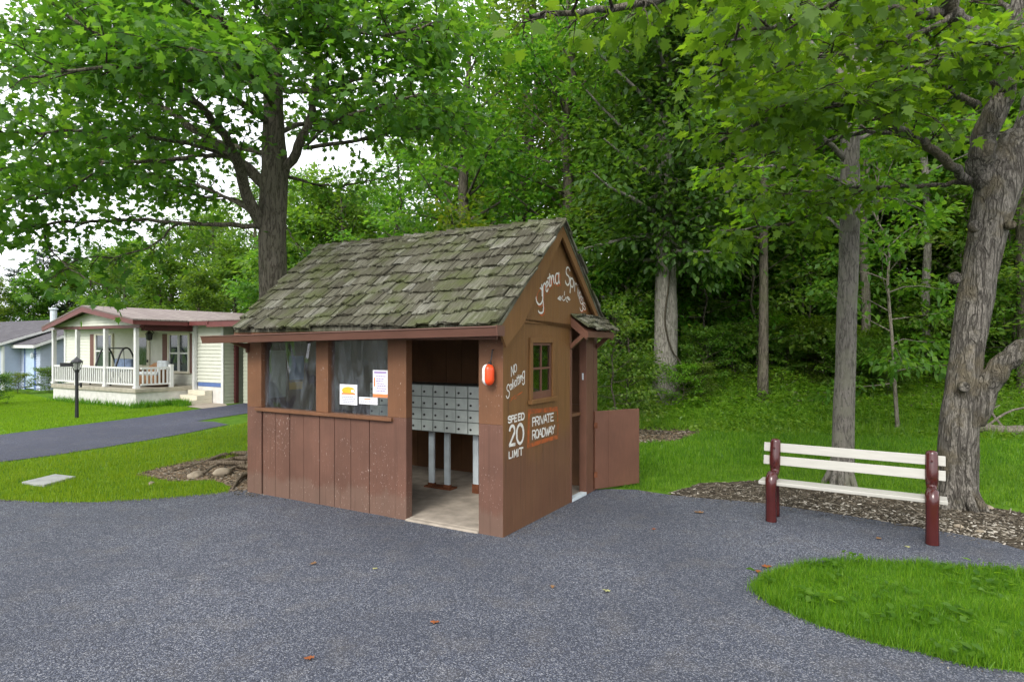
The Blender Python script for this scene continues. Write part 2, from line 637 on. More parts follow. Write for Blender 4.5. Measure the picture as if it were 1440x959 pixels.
def M_asphalt(name, col, fine=1.0, light=.36):
    m, nt, out = mat_new(name)
    k = NT(nt)
    v = k.coords()
    vo = k.n('ShaderNodeTexVoronoi', ins={'Scale': 150.0 * fine})
    nt.links.new(v, vo.inputs['Vector'])
    sep = k.n('ShaderNodeSeparateColor')
    nt.links.new(vo.outputs['Color'], sep.inputs[0])
    r = sep.outputs[0]
    big = k.noise(v, .55, 5, .6)
    mid = k.noise(v, 3.5, 4)
    lo = tuple(c * .62 for c in col)
    hi = tuple(c * 1.45 for c in col)
    c = k.ramp(r, [(0, tuple(c * .38 for c in col)), (.45, lo), (.72, hi), (.9, (light * .62, light * .64, light * .7)), (1, (light, light, light * 1.04))])
    c = k.mix(k.ramp(big, [(.35, .55), (.66, 0)]), c, tuple(x * .55 for x in col))
    c = k.mix(k.ramp(mid, [(.5, 0), (.8, .25)]), c, (.16, .14, .11))
    dk = k.noise(k.coords((1, 1, 1)), 1.7, 6, .65, .6)
    c = k.mix(k.ramp(dk, [(.60, 0), (.70, .45)]), c, tuple(x * .45 for x in col))
    h = k.math('ADD', k.math('MULTIPLY', vo.outputs['Distance'], -1.0), k.math('MULTIPLY', r, .5))
    k.pbr(out, c, .85, k.bump(h, .6, .008), .25)
    return m


MAT['asphalt'] = M_asphalt('coarse asphalt', (.078, .086, .112))
MAT['drive'] = M_asphalt('smooth asphalt', (.080, .086, .128), 1.0, .17)


def M_ground():
    m, nt, out = mat_new('lawn and woodland soil')
    k = NT(nt)
    v = k.coords()
    a = k.n('ShaderNodeAttribute', attribute_name='wood')
    g = k.ramp(k.noise(v, 5, 5), [(.3, (.045, .105, .006)), (.55, (.075, .16, .009)), (.75, (.11, .19, .016))])
    w = k.ramp(k.noise(v, 9, 6, .7), [(.3, (.022, .017, .010)), (.55, (.055, .042, .022)), (.75, (.10, .075, .045))])
    w2 = k.mix(k.ramp(k.noise(v, 1.3, 3), [(.5, 0), (.6, .7)]), w, (.03, .06, .012))
    f = k.math('ADD', a.outputs['Fac'], k.math('MULTIPLY', k.math('SUBTRACT', k.noise(v, 2.2, 3), .5), .5))
    c = k.mix(k.ramp(f, [(.4, 0), (.6, 1)]), g, w2)
    k.pbr(out, c, .95, k.bump(k.noise(v, 30, 4), .25, .02), .1)
    return m


MAT['ground'] = M_ground()


def M_mulch(name, cols, sc=38):
    m, nt, out = mat_new(name)
    k = NT(nt)
    v = k.coords()
    vo = k.n('ShaderNodeTexVoronoi', ins={'Scale': float(sc)})
    nt.links.new(v, vo.inputs['Vector'])
    sep = k.n('ShaderNodeSeparateColor')
    nt.links.new(vo.outputs['Color'], sep.inputs[0])
    c = k.ramp(sep.outputs[0], [(0, cols[0]), (.45, cols[1]), (.8, cols[2]), (1, cols[3])])
    c = k.mix(k.ramp(k.noise(v, 2.0, 4), [(.4, 0), (.65, .6)]), c, cols[1])
    k.pbr(out, c, .95, k.bump(vo.outputs['Distance'], 1.0, .02), .1)
    return m


MAT['mulch'] = M_mulch('twiggy mulch', [(.02, .016, .011), (.055, .045, .032), (.12, .10, .075), (.28, .25, .20)])
MAT['dirt'] = M_mulch('bare dirt', [(.07, .045, .025), (.15, .105, .065), (.23, .17, .11), (.32, .26, .19)], 26)


def M_chips(name, stops):
    m, nt, out = mat_new(name)
    k = NT(nt)
    geo = k.n('ShaderNodeNewGeometry')
    c = k.ramp(geo.outputs['Random Per Island'], stops)
    k.pbr(out, c, .9, None, .15)
    return m


MAT['chips'] = M_chips('wood chips and twigs', [(0, (.02, .016, .011)), (.5, (.07, .056, .038)), (.85, (.15, .125, .092)), (1, (.32, .29, .24))])
MAT['gravel'] = M_chips('pale gravel', [(0, (.16, .14, .11)), (.5, (.34, .30, .24)), (1, (.62, .58, .50))])


def M_shake():
    m, nt, out = mat_new('mossy cedar shakes')
    k = NT(nt)
    geo = k.n('ShaderNodeNewGeometry')
    v = k.coords()
    c = k.ramp(geo.outputs['Random Per Island'], [(0, (.066, .062, .044)), (.35, (.112, .108, .078)), (.75, (.158, .152, .115)), (1, (.24, .235, .195))])
    g = k.noise(k.coords((60, 4, 4)), 1.0, 6, .7)
    c = k.mix(k.ramp(g, [(.38, .85), (.6, 0)]), c, (.035, .03, .02))
    ms = k.noise(v, 2.6, 5, .62)
    c = k.mix(k.ramp(ms, [(.44, 0), (.68, .75)]), c, (.066, .082, .022))
    l = k.noise(v, 21, 3, .6)
    c = k.mix(k.ramp(l, [(.66, 0), (.74, .6)]), c, (.33, .34, .29))
    sp = k.noise(v, 90, 2)
    c = k.mix(k.ramp(sp, [(.4, .25), (.6, 0)]), c, (.05, .05, .03))
    k.pbr(out, c, .92, k.bump(k.math('ADD', g, l), .7, .012), .12)
    return m


MAT['shake'] = M_shake()


def M_shingle(name, c1, c2, c3):
    m, nt, out = mat_new(name)
    k = NT(nt)
    br = k.n('ShaderNodeTexBrick', ins={'Scale': 1.0, 'Color1': c1 + (1,), 'Color2': c2 + (1,), 'Mortar': c3 + (1,), 'Mortar Size': .012, 'Brick Width': .3, 'Row Height': .14, 'Bias': .1})
    nt.links.new(k.coords(), br.inputs['Vector'])
    v = k.coords()
    c = k.mix(k.ramp(k.noise(v, 1.2, 4), [(.4, 0), (.7, .4)]), br.outputs['Color'], c3)
    k.pbr(out, c, .9, k.bump(k.noise(v, 60, 2), .3, .01), .15)
    return m


MAT['roof_pink'] = M_shingle('pinkish grey shingles', (.31, .27, .24), (.24, .20, .185), (.17, .135, .125))
MAT['roof_grey'] = M_shingle('dark grey shingles', (.12, .115, .12), (.085, .08, .088), (.06, .055, .06))

MAT['dark_glass'] = M_plain('dark window glass', (.035, .045, .05), .05, .8, var=.3)
MAT['bark_pale_r'] = M_bark('smooth grey bark', (.06, .054, .046), (.225, .208, .18), 1.6, .35, .6, patch=(.26, .24, .21))

MAT['root'] = M_bark('dry root bark', (.06, .045, .03), (.24, .19, .135), 1.5, .1)
# ================================================================== GROUND
def axis(lo, hi, step, far):
    a = list(np.arange(lo, hi + 1e-6, step))
    s = step
    while a[-1] < far:
        s *= 1.35
        a.append(a[-1] + s)
    s = step
    b = [lo]
    while b[-1] > -far:
        s *= 1.35
        b.append(b[-1] - s)
    return np.array(b[1:][::-1] + a)


gx, gy = axis(-24, 26, .35, 500), axis(-2, 34, .35, 500)
XX, YY = np.meshgrid(gx, gy)
ZZ = hz(XX, YY)
nx, ny = len(gx), len(gy)
V = np.stack([XX, YY, ZZ], -1).reshape(-1, 3)
i0 = (np.arange(ny - 1)[:, None] * nx + np.arange(nx - 1)[None, :]).ravel()
quads = np.stack([i0, i0 + 1, i0 + nx + 1, i0 + nx], 1)
me = mesh_np("ground", V, quads.ravel(), np.arange(len(quads)) * 4, MAT['ground'])
wood = sm(2.2, 4.5, (YY - yb(XX))).ravel()
at = me.attributes.new('wood', 'FLOAT', 'POINT')
at.data.foreach_set('value', wood.astype(np.float32))
me.polygons.foreach_set('use_smooth', [True] * len(quads))
tag(link("ground", me), kind="structure")


def sheet(name, poly, z, mat, kind="structure", wob=0.0, follow=False):
    """a flat sheet with an uneven rim"""
    pts = []
    n = len(poly)
    for i in range(n):
        a, b = np.array(poly[i][:2], float), np.array(poly[(i + 1) % n][:2], float)
        L = np.linalg.norm(b - a)
        k = max(1, min(60, int(L / .12))) if wob else 1
        nr = np.array([-(b - a)[1], (b - a)[0]]) / max(L, 1e-6)
        for j in range(k):
            q = a + (b - a) * j / k
            if wob:
                q = q + nr * wob * (noise.noise((q[0] * 1.3, q[1] * 1.3, 2.0)) + .7 * noise.noise((q[0] * 5, q[1] * 5, 7.0)))
            pts.append(q)
    m_ = len(pts)
    vs, _e, fs, *_r = delaunay_2d_cdt([Vector(q) for q in pts], [(i, (i + 1) % m_) for i in range(m_)], [], 1, 1e-5)
    tri = []
    for f in fs:
        a, b, c = [vs[i] for i in f]
        if in_poly(np.array([(a + b + c) / 3]), pts)[0]:
            tri.append(tuple(f) if (b - a).cross(c - a) > 0 else tuple(f)[::-1])
    me = bpy.data.meshes.new(name)
    me.from_pydata([(q[0], q[1], z) for q in vs], [], tri)
    me.materials.append(mat)
    if follow:
        for v in me.vertices:
            v.co.z = z + float(hz(v.co.x, v.co.y))
    return tag(link(name, me), kind=kind)


# the asphalt lot in front of the shelter
LOT = [(-60, 6.9), (-20, 7.3)] + [G(*p) for p in [(0, 703), (60, 706), (130, 706), (210, 702), (270, 697), (322, 692), (350, 690)]]
LOT += [(-3.0, 8.6), (-1.0, 8.8)]
LOT += [G(*p) for p in [(842, 688), (895, 689), (930, 694), (975, 700), (1020, 703), (1075, 708), (1150, 719), (1240, 734), (1340, 751), (1400, 763), (1440, 775)]]
LOT += [(6.2, 5.0), (9, 4.3), (20, 3), (60, 0), (60, -60), (-60, -60)]
sheet("road", LOT, .008, MAT['asphalt'], wob=.05)

DRIVE = [G(*p) for p in [(0, 650), (80, 640), (160, 627), (250, 612), (322, 597.5), (300, 593.5), (276, 592.5), (345, 582)]]
DRIVE += [(-6.3, 17.6), (-6.6, 20.6), (-8.4, 20.9)]
DRIVE += [G(*p) for p in [(313, 571.5), (270, 577), (200, 587), (120, 597), (40, 607), (0, 612)]]
DRIVE += [(-20, 14.2), (-20, 9.7)]
sheet("driveway", DRIVE, .010, MAT['drive'], wob=.04)

MULCH = [G(*p) for p in [(860, 700), (930, 697), (955, 689), (985, 680), (1060, 676), (1120, 680), (1180, 686), (1240, 691), (1330, 704), (1440, 721), (1540, 742)]]
MULCH += [(8.5, 4.6), (6.2, 4.6), (4.6, 5.4), G(1240, 742), G(1075, 716), G(930, 704)]
sheet("mulch_bed", MULCH, .004, MAT['mulch'], wob=.10)

DIRT = [G(*p) for p in [(188, 668), (225, 657), (275, 646), (330, 636), (375, 632), (375, 697), (345, 700), (322, 694), (326, 684), (300, 675), (240, 677)]]
sheet("bare_soil", DIRT, .005, MAT['dirt'], wob=.06)
PATCH = [G(*p) for p in [(893, 601), (950, 602), (988, 604), (975, 612), (950, 620), (893, 624)]]
sheet("bare_soil", PATCH, .006, MAT['dirt'], wob=.12)
WALK = [G(*p) for p in [(243, 566), (262, 572), (285, 575), (320, 571), (313, 566), (280, 562)]]
sheet("path", WALK, .014, MAT['concrete'])

# grass island: a low dome that sits in the asphalt
ISL = smooth_poly([G(*p) for p in [(1066, 828), (1090, 811), (1135, 799), (1200, 794), (1300, 797), (1440, 808)]] + [(5.6, 4.75), (6.4, 4.0), (5.6, 3.0), (4.2, 2.85), G(1440, 948), G(1330, 927), G(1210, 899), G(1120, 867), G(1078, 845)], 6)
ISL = [q + .035 * np.array([noise.noise((q[0] * 4, q[1] * 4, 1)), noise.noise((q[0] * 4, q[1] * 4, 8))]) for q in smooth_poly(ISL, 3)]
ia = np.array(ISL)
cen = ia.mean(0)
mb = MB()
rings = [(1.012, -.01), (1.0, .010), (.93, .018), (.75, .026), (.4, .03)]
for s, z in rings:
    for q in ia:
        c = cen + (q - cen) * s
        mb.v.append((c[0], c[1], z))
n = len(ia)
for r in range(len(rings) - 1):
    for i in range(n):
        j = (i + 1) % n
        mb.f.append((r * n + i, r * n + j, (r + 1) * n + j, (r + 1) * n + i))
mb.f.append(tuple((len(rings) - 1) * n + i for i in range(n)))
tag(obj("lawn_island", mb, MAT['ground'], smooth=True), kind="structure")
isl_mesh_z = lambda q: .02

# ------------------------------------------------------------------ grass blades
BL5 = ([(-.5, 0, 0), (.5, 0, 0), (.36, .55, .05), (-.36, .55, .05), (0, 1, .22)], [(0, 1, 2, 3), (3, 2, 4)])
BL3 = ([(-.5, 0, 0), (.5, 0, 0), (0, 1, .15)], [(0, 1, 2)])


def blades(name, q, z, h, w, mat, tmpl, label, lean=.38):
    n = len(q)
    pos = np.column_stack([q, z])
    hh = h * rng.uniform(.5, 1.25, n)
    # taller and shorter tufts
    tuft = np.array([noise.noise((a * 2.3, b * 2.3, 0)) + .6 * noise.noise((a * 7, b * 7, 4)) for a, b in q])
    hh *= 1 + .45 * tuft
    az = rng.uniform(0, 2 * np.pi, n)
    ln = np.abs(rng.normal(0, lean, n)) + .08
    d = np.column_stack([np.cos(az) * ln, np.sin(az) * ln, np.ones(n)])
    nr = np.column_stack([np.cos(az + rng.normal(0, .8, n)), np.sin(az + rng.normal(0, .8, n)), np.full(n, -.3)])
    tv, tf = tmpl
    tv = np.array(tv, float)
    d = nrmz(d)
    x = nrmz(np.cross(d, nr))
    nn = np.cross(x, d)
    ww = w * rng.uniform(.7, 1.3, n)
    V = pos[:, None, :] + tv[None, :, 0:1] * x[:, None, :] * ww[:, None, None] + (tv[None, :, 1:2] * d[:, None, :] - tv[None, :, 2:3] * nn[:, None, :]) * hh[:, None, None]
    k = len(tv)
    fl = np.concatenate([np.asarray(f) for f in tf])
    tot = np.array([len(f) for f in tf])
    st = np.concatenate([[0], np.cumsum(tot)[:-1]])
    L = len(fl)
    loops = (fl[None, :] + (np.arange(n) * k)[:, None]).ravel()
    starts = (st[None, :] + (np.arange(n) * L)[:, None]).ravel()
    me = mesh_np(name, V.reshape(-1, 3), loops, starts, mat)
    return tag(link(name, me), label, "grass", kind="stuff")


q = rand_in(ISL, 9500)
qq = q[q[:, 0] < q[:, 1] * .86 + 1.8]
# blades also spill over the rim
e = ia[rng.integers(0, n, 5200)] + rng.normal(0, .024, (5200, 2))
e = e[e[:, 0] < e[:, 1] * .86 + 1.8]
qq = np.vstack([qq, e])
blades("grass", qq, np.full(len(qq), .012), .066, .0044, MAT['grass'], BL5, "thick green grass of the rounded island in the asphalt", lean=.55)

# broad leaved weeds and clover between the blades
LEAF6 = ([(0, 0, 0), (.22, .22, .05), (.30, .5, .07), (0, 1, -.1), (-.30, .5, .07), (-.22, .22, .05)], [(0, 1, 2, 3), (0, 3, 4, 5)])


def weeds(poly, ncl, per, size, h, label, mat='cover'):
    c = rand_in(poly, 60)
    c = c[rng.permutation(len(c))[:ncl]]
    p = np.repeat(c, per, 0) + rng.normal(0, .05, (len(c) * per, 2))
    m = len(p)
    az = rng.uniform(0, 6.28, m)
    d = np.column_stack([np.cos(az), np.sin(az), rng.uniform(0, .5, m)])
    nr = np.column_stack([rng.normal(0, .3, m), rng.normal(0, .3, m), np.ones(m)])
    me = scatter("weeds", LEAF6[0], LEAF6[1], np.column_stack([p, rng.uniform(.4, 1, m) * h]), d, nr, size * rng.uniform(.5, 1.3, m), MAT[mat])
    tag(link("weeds", me), label, "weeds", kind="stuff")


weeds([q for q in ISL if q[0] < q[1] * .86 + .3], 34, 8, .062, .095, "broad leaved weeds in the rounded grass island", mat='leaf_right')
# lawn behind the bench
LAWN = [G(*p) for p in [(897, 690), (945, 692), (965, 683), (1000, 677), (1070, 672), (1160, 680), (1250, 688), (1340, 702), (1440, 717), (1520, 733)]]
LAWN += [(10.5, 6.2), (13.5, 12.0), (13, 13.6), (10, 14), (6, 14.6), (3, 15.0), (.6, 15.6), (0.2, 12), (1.2, 8.3)]
q = rand_in(LAWN, 1500)
dist = q[:, 1]
keep = rng.uniform(0, 1, len(q)) < np.clip((8.2 / dist) ** 1.1, .3, 1)
q = q[keep & (q[:, 0] < q[:, 1] * .87 + 1.8)]
q = q[~in_poly(q, PATCH)]
near = q[:, 1] < 9.6
blades("grass", q[near], hz(q[near][:, 0], q[near][:, 1]), .07, .0075, MAT['grass'], BL3, "mown grass of the lawn right behind the bench and mulch")
blades("grass", q[~near], hz(q[~near][:, 0], q[~near][:, 1]), .075, .013, MAT['grass'], BL3, "mown grass of the lawn in front of the wooded bank")

# lawn between lot and driveway
LEFT = [G(*p) for p in [(0, 652), (80, 642), (160, 629), (250, 614), (322, 600), (350, 594)]] + [(-4.6, 16.5), (-2, 14), (-1.5, 10), (-3.2, 8.8)]
LEFT += [G(*p) for p in [(348, 640), (322, 645), (275, 649), (225, 659), (192, 668), (240, 678), (300, 677), (325, 685), (322, 694), (270, 699), (210, 704.5), (130, 708), (60, 708), (0, 705)]] + [(-9, 7.3), (-10, 9.6)]
q = rand_in(LEFT, 2300)
SLAB = [G(*p) for p in [(28, 680), (78, 668), (108, 673), (60, 686)]]
q = q[(q[:, 0] > -q[:, 1] * .87 - 1.8)]
q = q[~in_poly(q, SLAB)]
q = q[rng.uniform(0, 1, len(q)) < np.clip((8.0 / q[:, 1]) ** 1.2, .2, 1)]
blades("grass", q, np.zeros(len(q)), .06, .008, MAT['grass_far'], BL3, "bright mown grass strip between driveway and asphalt lot")

NOTCH = [G(*p) for p in [(276, 592.5), (300, 593.5), (322, 597), (360, 592), (350, 582)]]
FAR = [G(*p) for p in [(0, 611), (40, 606), (120, 596), (200, 586), (270, 576), (258, 569), (190, 573), (74, 562), (20, 551)]] + [(-24, 25), (-24, 14)]
q = rand_in(FAR, 1500)
q = q[(q[:, 0] > -q[:, 1] * .87 - 1.8)]
blades("grass", q, np.zeros(len(q)), .045, .013, MAT['grass_far'], BL3, "lime green lawn in front of the cream house porch")
# longer uncut grass along the porch footing
edge = []
for a, b in (((74, 563), (191, 574)), ((191, 574), (246, 569)), ((246, 569), (262, 571))):
    A, B = np.array(G(*a)), np.array(G(*b))
    t = rng.uniform(0, 1, (900, 1))
    edge.append(A + (B - A) * t + rng.normal(0, .09, (900, 2)) + np.array([.05, -.12]))
q = np.vstack(edge)
blades("grass", q, np.zeros(len(q)), .2, .02, MAT['grass'], BL3, "uncut tufts along the white porch footing")

# ------------------------------------------------------------------ low plants on the bank
LEAF4 = ([(0, 0, 0), (.3, .45, .07), (0, 1, -.06), (-.3, .45, .07)], [(0, 1, 2), (0, 2, 3)])
LEAF6 = ([(0, 0, 0), (.22, .22, .05), (.30, .5, .07), (0, 1, -.1), (-.30, .5, .07), (-.22, .22, .05)], [(0, 1, 2, 3), (0, 3, 4, 5)])


def cover(name, n, fx, dlo, dhi, hmax, size, mat, label, dens=None):
    x = rng.uniform(fx[0], fx[1], n)
    y = yb(x) + rng.uniform(dlo, dhi, n)
    c = np.array([noise.noise((a * .8, b * .8, 3.3)) + .5 * noise.noise((a * 2.4, b * 2.4, 9.0)) for a, b in zip(x, y)])
    if dens is not None:
        k = c > dens
        x, y, c = x[k], y[k], c[k]
    m = len(x)
    h = hmax * np.clip(.45 + .9 * c, .06, 1.3) * rng.uniform(0, 1, m) ** .6
    fade = sm(dlo - .1, dlo + 1.2, y - yb(x))
    pos = np.column_stack([x, y, hz(x, y) + h * fade + .01])
    az = rng.uniform(0, 2 * np.pi, m)
    d = np.column_stack([np.cos(az), np.sin(az), rng.normal(.1, .45, m)])
    nr = np.column_stack([rng.normal(0, .45, m), rng.normal(-.15, .45, m), np.ones(m)])
    me = scatter(name, LEAF4[0], LEAF4[1], pos, d, nr, size * rng.uniform(.6, 1.4, m), mat)
    return tag(link(name, me), label, "undergrowth", kind="stuff")


cover("ground_cover", 26000, (-1.5, 16), -.9, 3.6, .42, .085, MAT['cover'], "bright low weeds covering the foot of the wooded bank")
cover("undergrowth", 24000, (-4, 22), 2.5, 13, .75, .12, MAT['leaf_shrub'], "patchy undergrowth on the woodland floor", dens=.02)
# thin grass on the bank
x = rng.uniform(-1, 15, 16000)
y = yb(x) + rng.uniform(-.8, 4.2, 16000)
blades("grass", np.column_stack([x, y]), hz(x, y), .26, .016, MAT['cover'], BL3, "long loose grass growing up the bank below the trees", lean=.6)

# ------------------------------------------------------------------ chips, twigs and gravel
CHIP = ([(-.5, -.2, 0), (.5, -.15, 0), (.45, .2, .0), (-.4, .15, .0), (-.45, -.15, .12), (.45, -.1, .12), (.4, .15, .12), (-.4, .1, .12)],
        [(4, 5, 6, 7), (0, 1, 5, 4), (1, 2, 6, 5), (2, 3, 7, 6), (3, 0, 4, 7)])


def litter(name, q, z, size, mat, label, cat, thin=1.0):
    n = len(q)
    az = rng.uniform(0, 2 * np.pi, n)
    d = np.column_stack([-np.sin(az), np.cos(az), rng.normal(0, .12, n)])
    nr = np.column_stack([rng.normal(0, .2, n), rng.normal(0, .2, n), np.ones(n)])
    tv = np.array(CHIP[0]) * np.array([1, thin, thin])
    me = scatter(name, tv, CHIP[1], np.column_stack([q, z]), d, nr, size, mat)
    return tag(link(name, me), label, cat, kind="stuff")


q = rand_in(MULCH, 1000)
q = q[in_poly(q, MULCH) & ~in_poly(q, LOT)]
litter("wood_chips", q, np.full(len(q), .006), rng.uniform(.012, .042, len(q)), MAT['chips'], "dark wood chips of the mulch bed behind the bench", "mulch")
q2 = rand_in(MULCH, 110)
q2 = q2[~in_poly(q2, LOT)]
litter("twigs", q2, np.full(len(q2), .012), rng.uniform(.08, .26, len(q2)), MAT['chips'], "thin fallen twigs strewn over the mulch bed", "twigs", thin=.16)
q3 = rand_in([G(*p) for p in [(1040, 698), (1200, 712), (1440, 742), (1440, 776), (1340, 752), (1240, 735), (1100, 711)]], 300)
q3 = np.vstack([q3, rand_in(MULCH, 60)])
q3 = q3[~in_poly(q3, LOT)]
litter("gravel", q3, np.full(len(q3), .008), rng.uniform(.012, .05, len(q3)), MAT['gravel'], "pale pebbles along the edge of the asphalt by the bench", "gravel")
q = rand_in(DIRT, 700)
litter("soil_crumbs", q, np.full(len(q), .006), rng.uniform(.012, .05, len(q)), MAT['chips'], "brown crumbs and bark on the bare soil beside the shelter", "soil")
q = rand_in(PATCH, 300)
litter("dry_litter", q, np.full(len(q), .008), rng.uniform(.02, .09, len(q)), MAT['chips'], "dry brown litter on the bare patch at the foot of the bank", "litter")
# grit that gathers where the asphalt meets grass and shelter
def line_pts(pts, n, sd):
    p = []
    for a, b in zip(pts[:-1], pts[1:]):
        a, b = np.array(a), np.array(b)
        k = max(2, int(n * np.linalg.norm(b - a)))
        p.append(a + (b - a) * rng.uniform(0, 1, (k, 1)) + rng.normal(0, sd, (k, 2)))
    return np.vstack(p)


q = np.vstack([line_pts([G(*p) for p in [(0, 704), (60, 708), (130, 708), (210, 704), (270, 699), (322, 695)]], 90, .05),
               line_pts([(-3.30, 7.76), (-1.15, 6.52)], 70, .05), line_pts([(-.03, 5.90), (.72, 7.2)], 80, .05),
               line_pts([G(*p) for p in [(895, 692), (930, 697), (975, 703), (1075, 711), (1240, 737), (1400, 766)]], 130, .06),
               line_pts([tuple(p) for p in ia[::6]], 60, .05)])
q = q[(q[:, 1] > 3) & (np.abs(q[:, 0]) < q[:, 1])]
litter("grit", q, np.full(len(q), .009), rng.uniform(.005, .022, len(q)), MAT['chips'], "grit and plant crumbs gathered along the edges of the asphalt", "grit")
x = rng.uniform(-2, 18, 9000)
y = yb(x) + rng.uniform(1.5, 12, 9000)
litter("leaf_litter", np.column_stack([x, y]), hz(x, y) + .01, rng.uniform(.05, .13, 9000), MAT['chips'], "brown leaf litter on the woodland floor", "litter", thin=.9)
# ================================================================== THE MAIL SHELTER
CX, CY = -.088, 5.985
RZ = math.atan2(-.5011, .8654)
U = np.array([-.8654, .5011])     # along the long wall, away from the corner
W = np.array([.5014, .8652])      # along the gable wall
SL, SD = 3.74, 2.36
shed = thing("mail_shelter", "small brown wooden mail shelter with mossy shake roof and painted gable lettering", "mail shelter", (CX, CY, 0), RZ)


def gab(px, py, off=0.0):
    """photo pixel -> (depth, height) on the gable wall plane, off metres proud of it"""
    ox, oy = CX - U[0] * off, CY - U[1] * off
    r = (px - 720) / F
    t = (r * oy - ox) / (W[0] - r * W[1])
    Y = oy + W[1] * t
    return t, EYE - (py - HOR) / F * Y


def shed_w(x, y, z):
    return Vector((CX - U[0] * x + W[0] * y, CY - U[1] * x + W[1] * y, z))


ZP, ZE = 3.22, 2.02              # ridge and eave heights
YR = 1.145                       # ridge depth
YE, YB_ = -.24, 2.31
SLF = (ZP - ZE) / (YR - YE)


SLR = .93


def roofz(y):
    return ZP - (YR - y) * SLF if y < YR else ZP - (y - YR) * SLR


# slab
mb = MB().box(-SL + .05, -.03, .055, SD - .03, -.05, .028).box(-1.184, -.277, -.02, .0545, -.05, .0275)
obj("floor", mb, MAT['concrete'], shed, bevel=.01)
# boards below the windows
mb = MB()
xs = [-3.46, -3.235, -2.98, -2.74, -2.475, -2.24, -1.985, -1.71, -1.44]
for i in range(len(xs) - 1):
    o = random.uniform(-.003, .003)
    mb.box(xs[i] + .004, xs[i + 1] - .004, .012 + o, .035 + o, -.02, 1.035)
mb.box(-3.47, -1.43, .036, .05, -.02, 1.035)
obj("front_wall", mb, MAT['front'], shed, bevel=.003)
# corner boards and posts
for a, b, lo, m in ((-SL, -3.478, -.02, 'post'), (-1.44, -1.185, -.02, 'post'), (-.276, .0, -.02, 'post'), (-2.526, -2.331, 1.076, 'post')):
    if lo < 0:
        mbp = MB().box(a, b, 0, .10, 1.08, 2.06)
        o = obj("post", mbp, MAT[m], shed, bevel=.004)
        mbl = MB().box(a, b, .001, .101, -.02, 1.079)
        obj("post_base", mbl, MAT['front'], o, bevel=.004)
    else:
        obj("mullion", MB().box(a, b, .002, .10, lo, 2.06), MAT[m], shed, bevel=.004)
obj("header", MB().box(-SL, -.001, .012, .09, 2.061, 2.20), MAT['trim'], shed)
obj("window_sill", MB().box(-3.56, -1.36, -.035, .10, 1.037, 1.075), MAT['post'], shed, bevel=.004)
for a, b in ((-3.477, -2.527), (-2.330, -1.441)):
    w = MB()
    nxp, nzp = 24, 22
    for j in range(nzp + 1):
        for i in range(nxp + 1):
            x, z = a + (b - a) * i / nxp, 1.076 + .98 * j / nzp
            w.v.append((x, .055 + .004 * noise.noise((x * 3, z * 2.2, 1.0)), z))
    for j in range(nzp):
        for i in range(nxp):
            p = j * (nxp + 1) + i
            w.f.append((p, p + 1, p + nxp + 2, p + nxp + 1))
    obj("window_pane", w, MAT['plexi'], shed, smooth=True)
# far end wall and rear wall, seen from inside
mb = MB()
y = .101
while y < SD - .01:
    y2 = min(y + .24, SD)
    mb.box(-SL, -SL + .035, y + .002, y2 - .002, -.02, 2.07)
    y = y2
mb.add([(-SL + .005, YE + .25, 2.071), (-SL + .005, SD - .02, 2.071), (-SL + .005, YR, ZP - .14), (-SL + .03, YE + .25, 2.071), (-SL + .03, SD - .02, 2.071), (-SL + .03, YR, ZP - .14)],
       [(0, 2, 1), (3, 4, 5), (0, 3, 5, 2), (1, 2, 5, 4), (0, 1, 4, 3)])
obj("end_wall", mb, MAT['inside'], shed)
mb = MB()
x = -SL + .036
while x < -.04:
    x2 = min(x + .27, -.03)
    mb.box(x + .002, x2 - .002, SD - .035, SD - .005, -.02, 2.1)
    x = x2
mb.box(-SL + .04, -.04, SD - .07, SD - .036, 1.0, 1.08)
obj("rear_wall", mb, MAT['inside'], shed)

# gable wall with window and door openings, butted panels
wy0, wz0 = gab(747, 562)
wy1, wz1 = gab(775, 483)
wz0, wz1 = 1.285, 1.872
dy0, dy1 = 1.575, 1.993
zt = 2.085
mb = MB()
TH = .03
for a, b, z0, z1 in ((.101, wy0, -.02, zt), (wy0, wy1, -.02, wz0), (wy0, wy1, wz1, zt), (wy1, dy0 - .05, -.02, zt)):
    mb.box(-TH, 0, a, b, z0, z1)
gw = obj("gable_wall", mb, MAT['gable'], shed)
obj("corner_board", MB().box(-.02, .0015, .004, .1005, -.02, zt), MAT['gable'], shed)
# upper panel, slightly proud
pt = [(-.02, zt - .012), (SD, zt - .012), (SD, roofz(SD) - .09), (YR, ZP - .09), (-.02, roofz(-.02) - .09)]
gp = obj("gable_panel", MB().prism(pt, -.012, .018), MAT['gable'], shed)
obj("door_jamb", MB().box(-.06, .006, dy0 - .049, dy0, -.02, zt), MAT['trim'], shed, bevel=.003)
obj("door_post", MB().box(-.09, .004, dy1, 2.225, .0, zt), MAT['trim'], shed, bevel=.004)
obj("door_post", MB().box(-.09, .002, 2.24, SD, .0, zt), MAT['trim'], shed, bevel=.004)
obj("door_shelf", MB().box(-.22, -.07, dy0 + .002, dy1 - .002, .985, 1.02), MAT['inside'], shed)
obj("threshold", MB().box(-.07, .01, dy0 + .002, dy1 - .002, -.01, .04), MAT['galv'], shed)

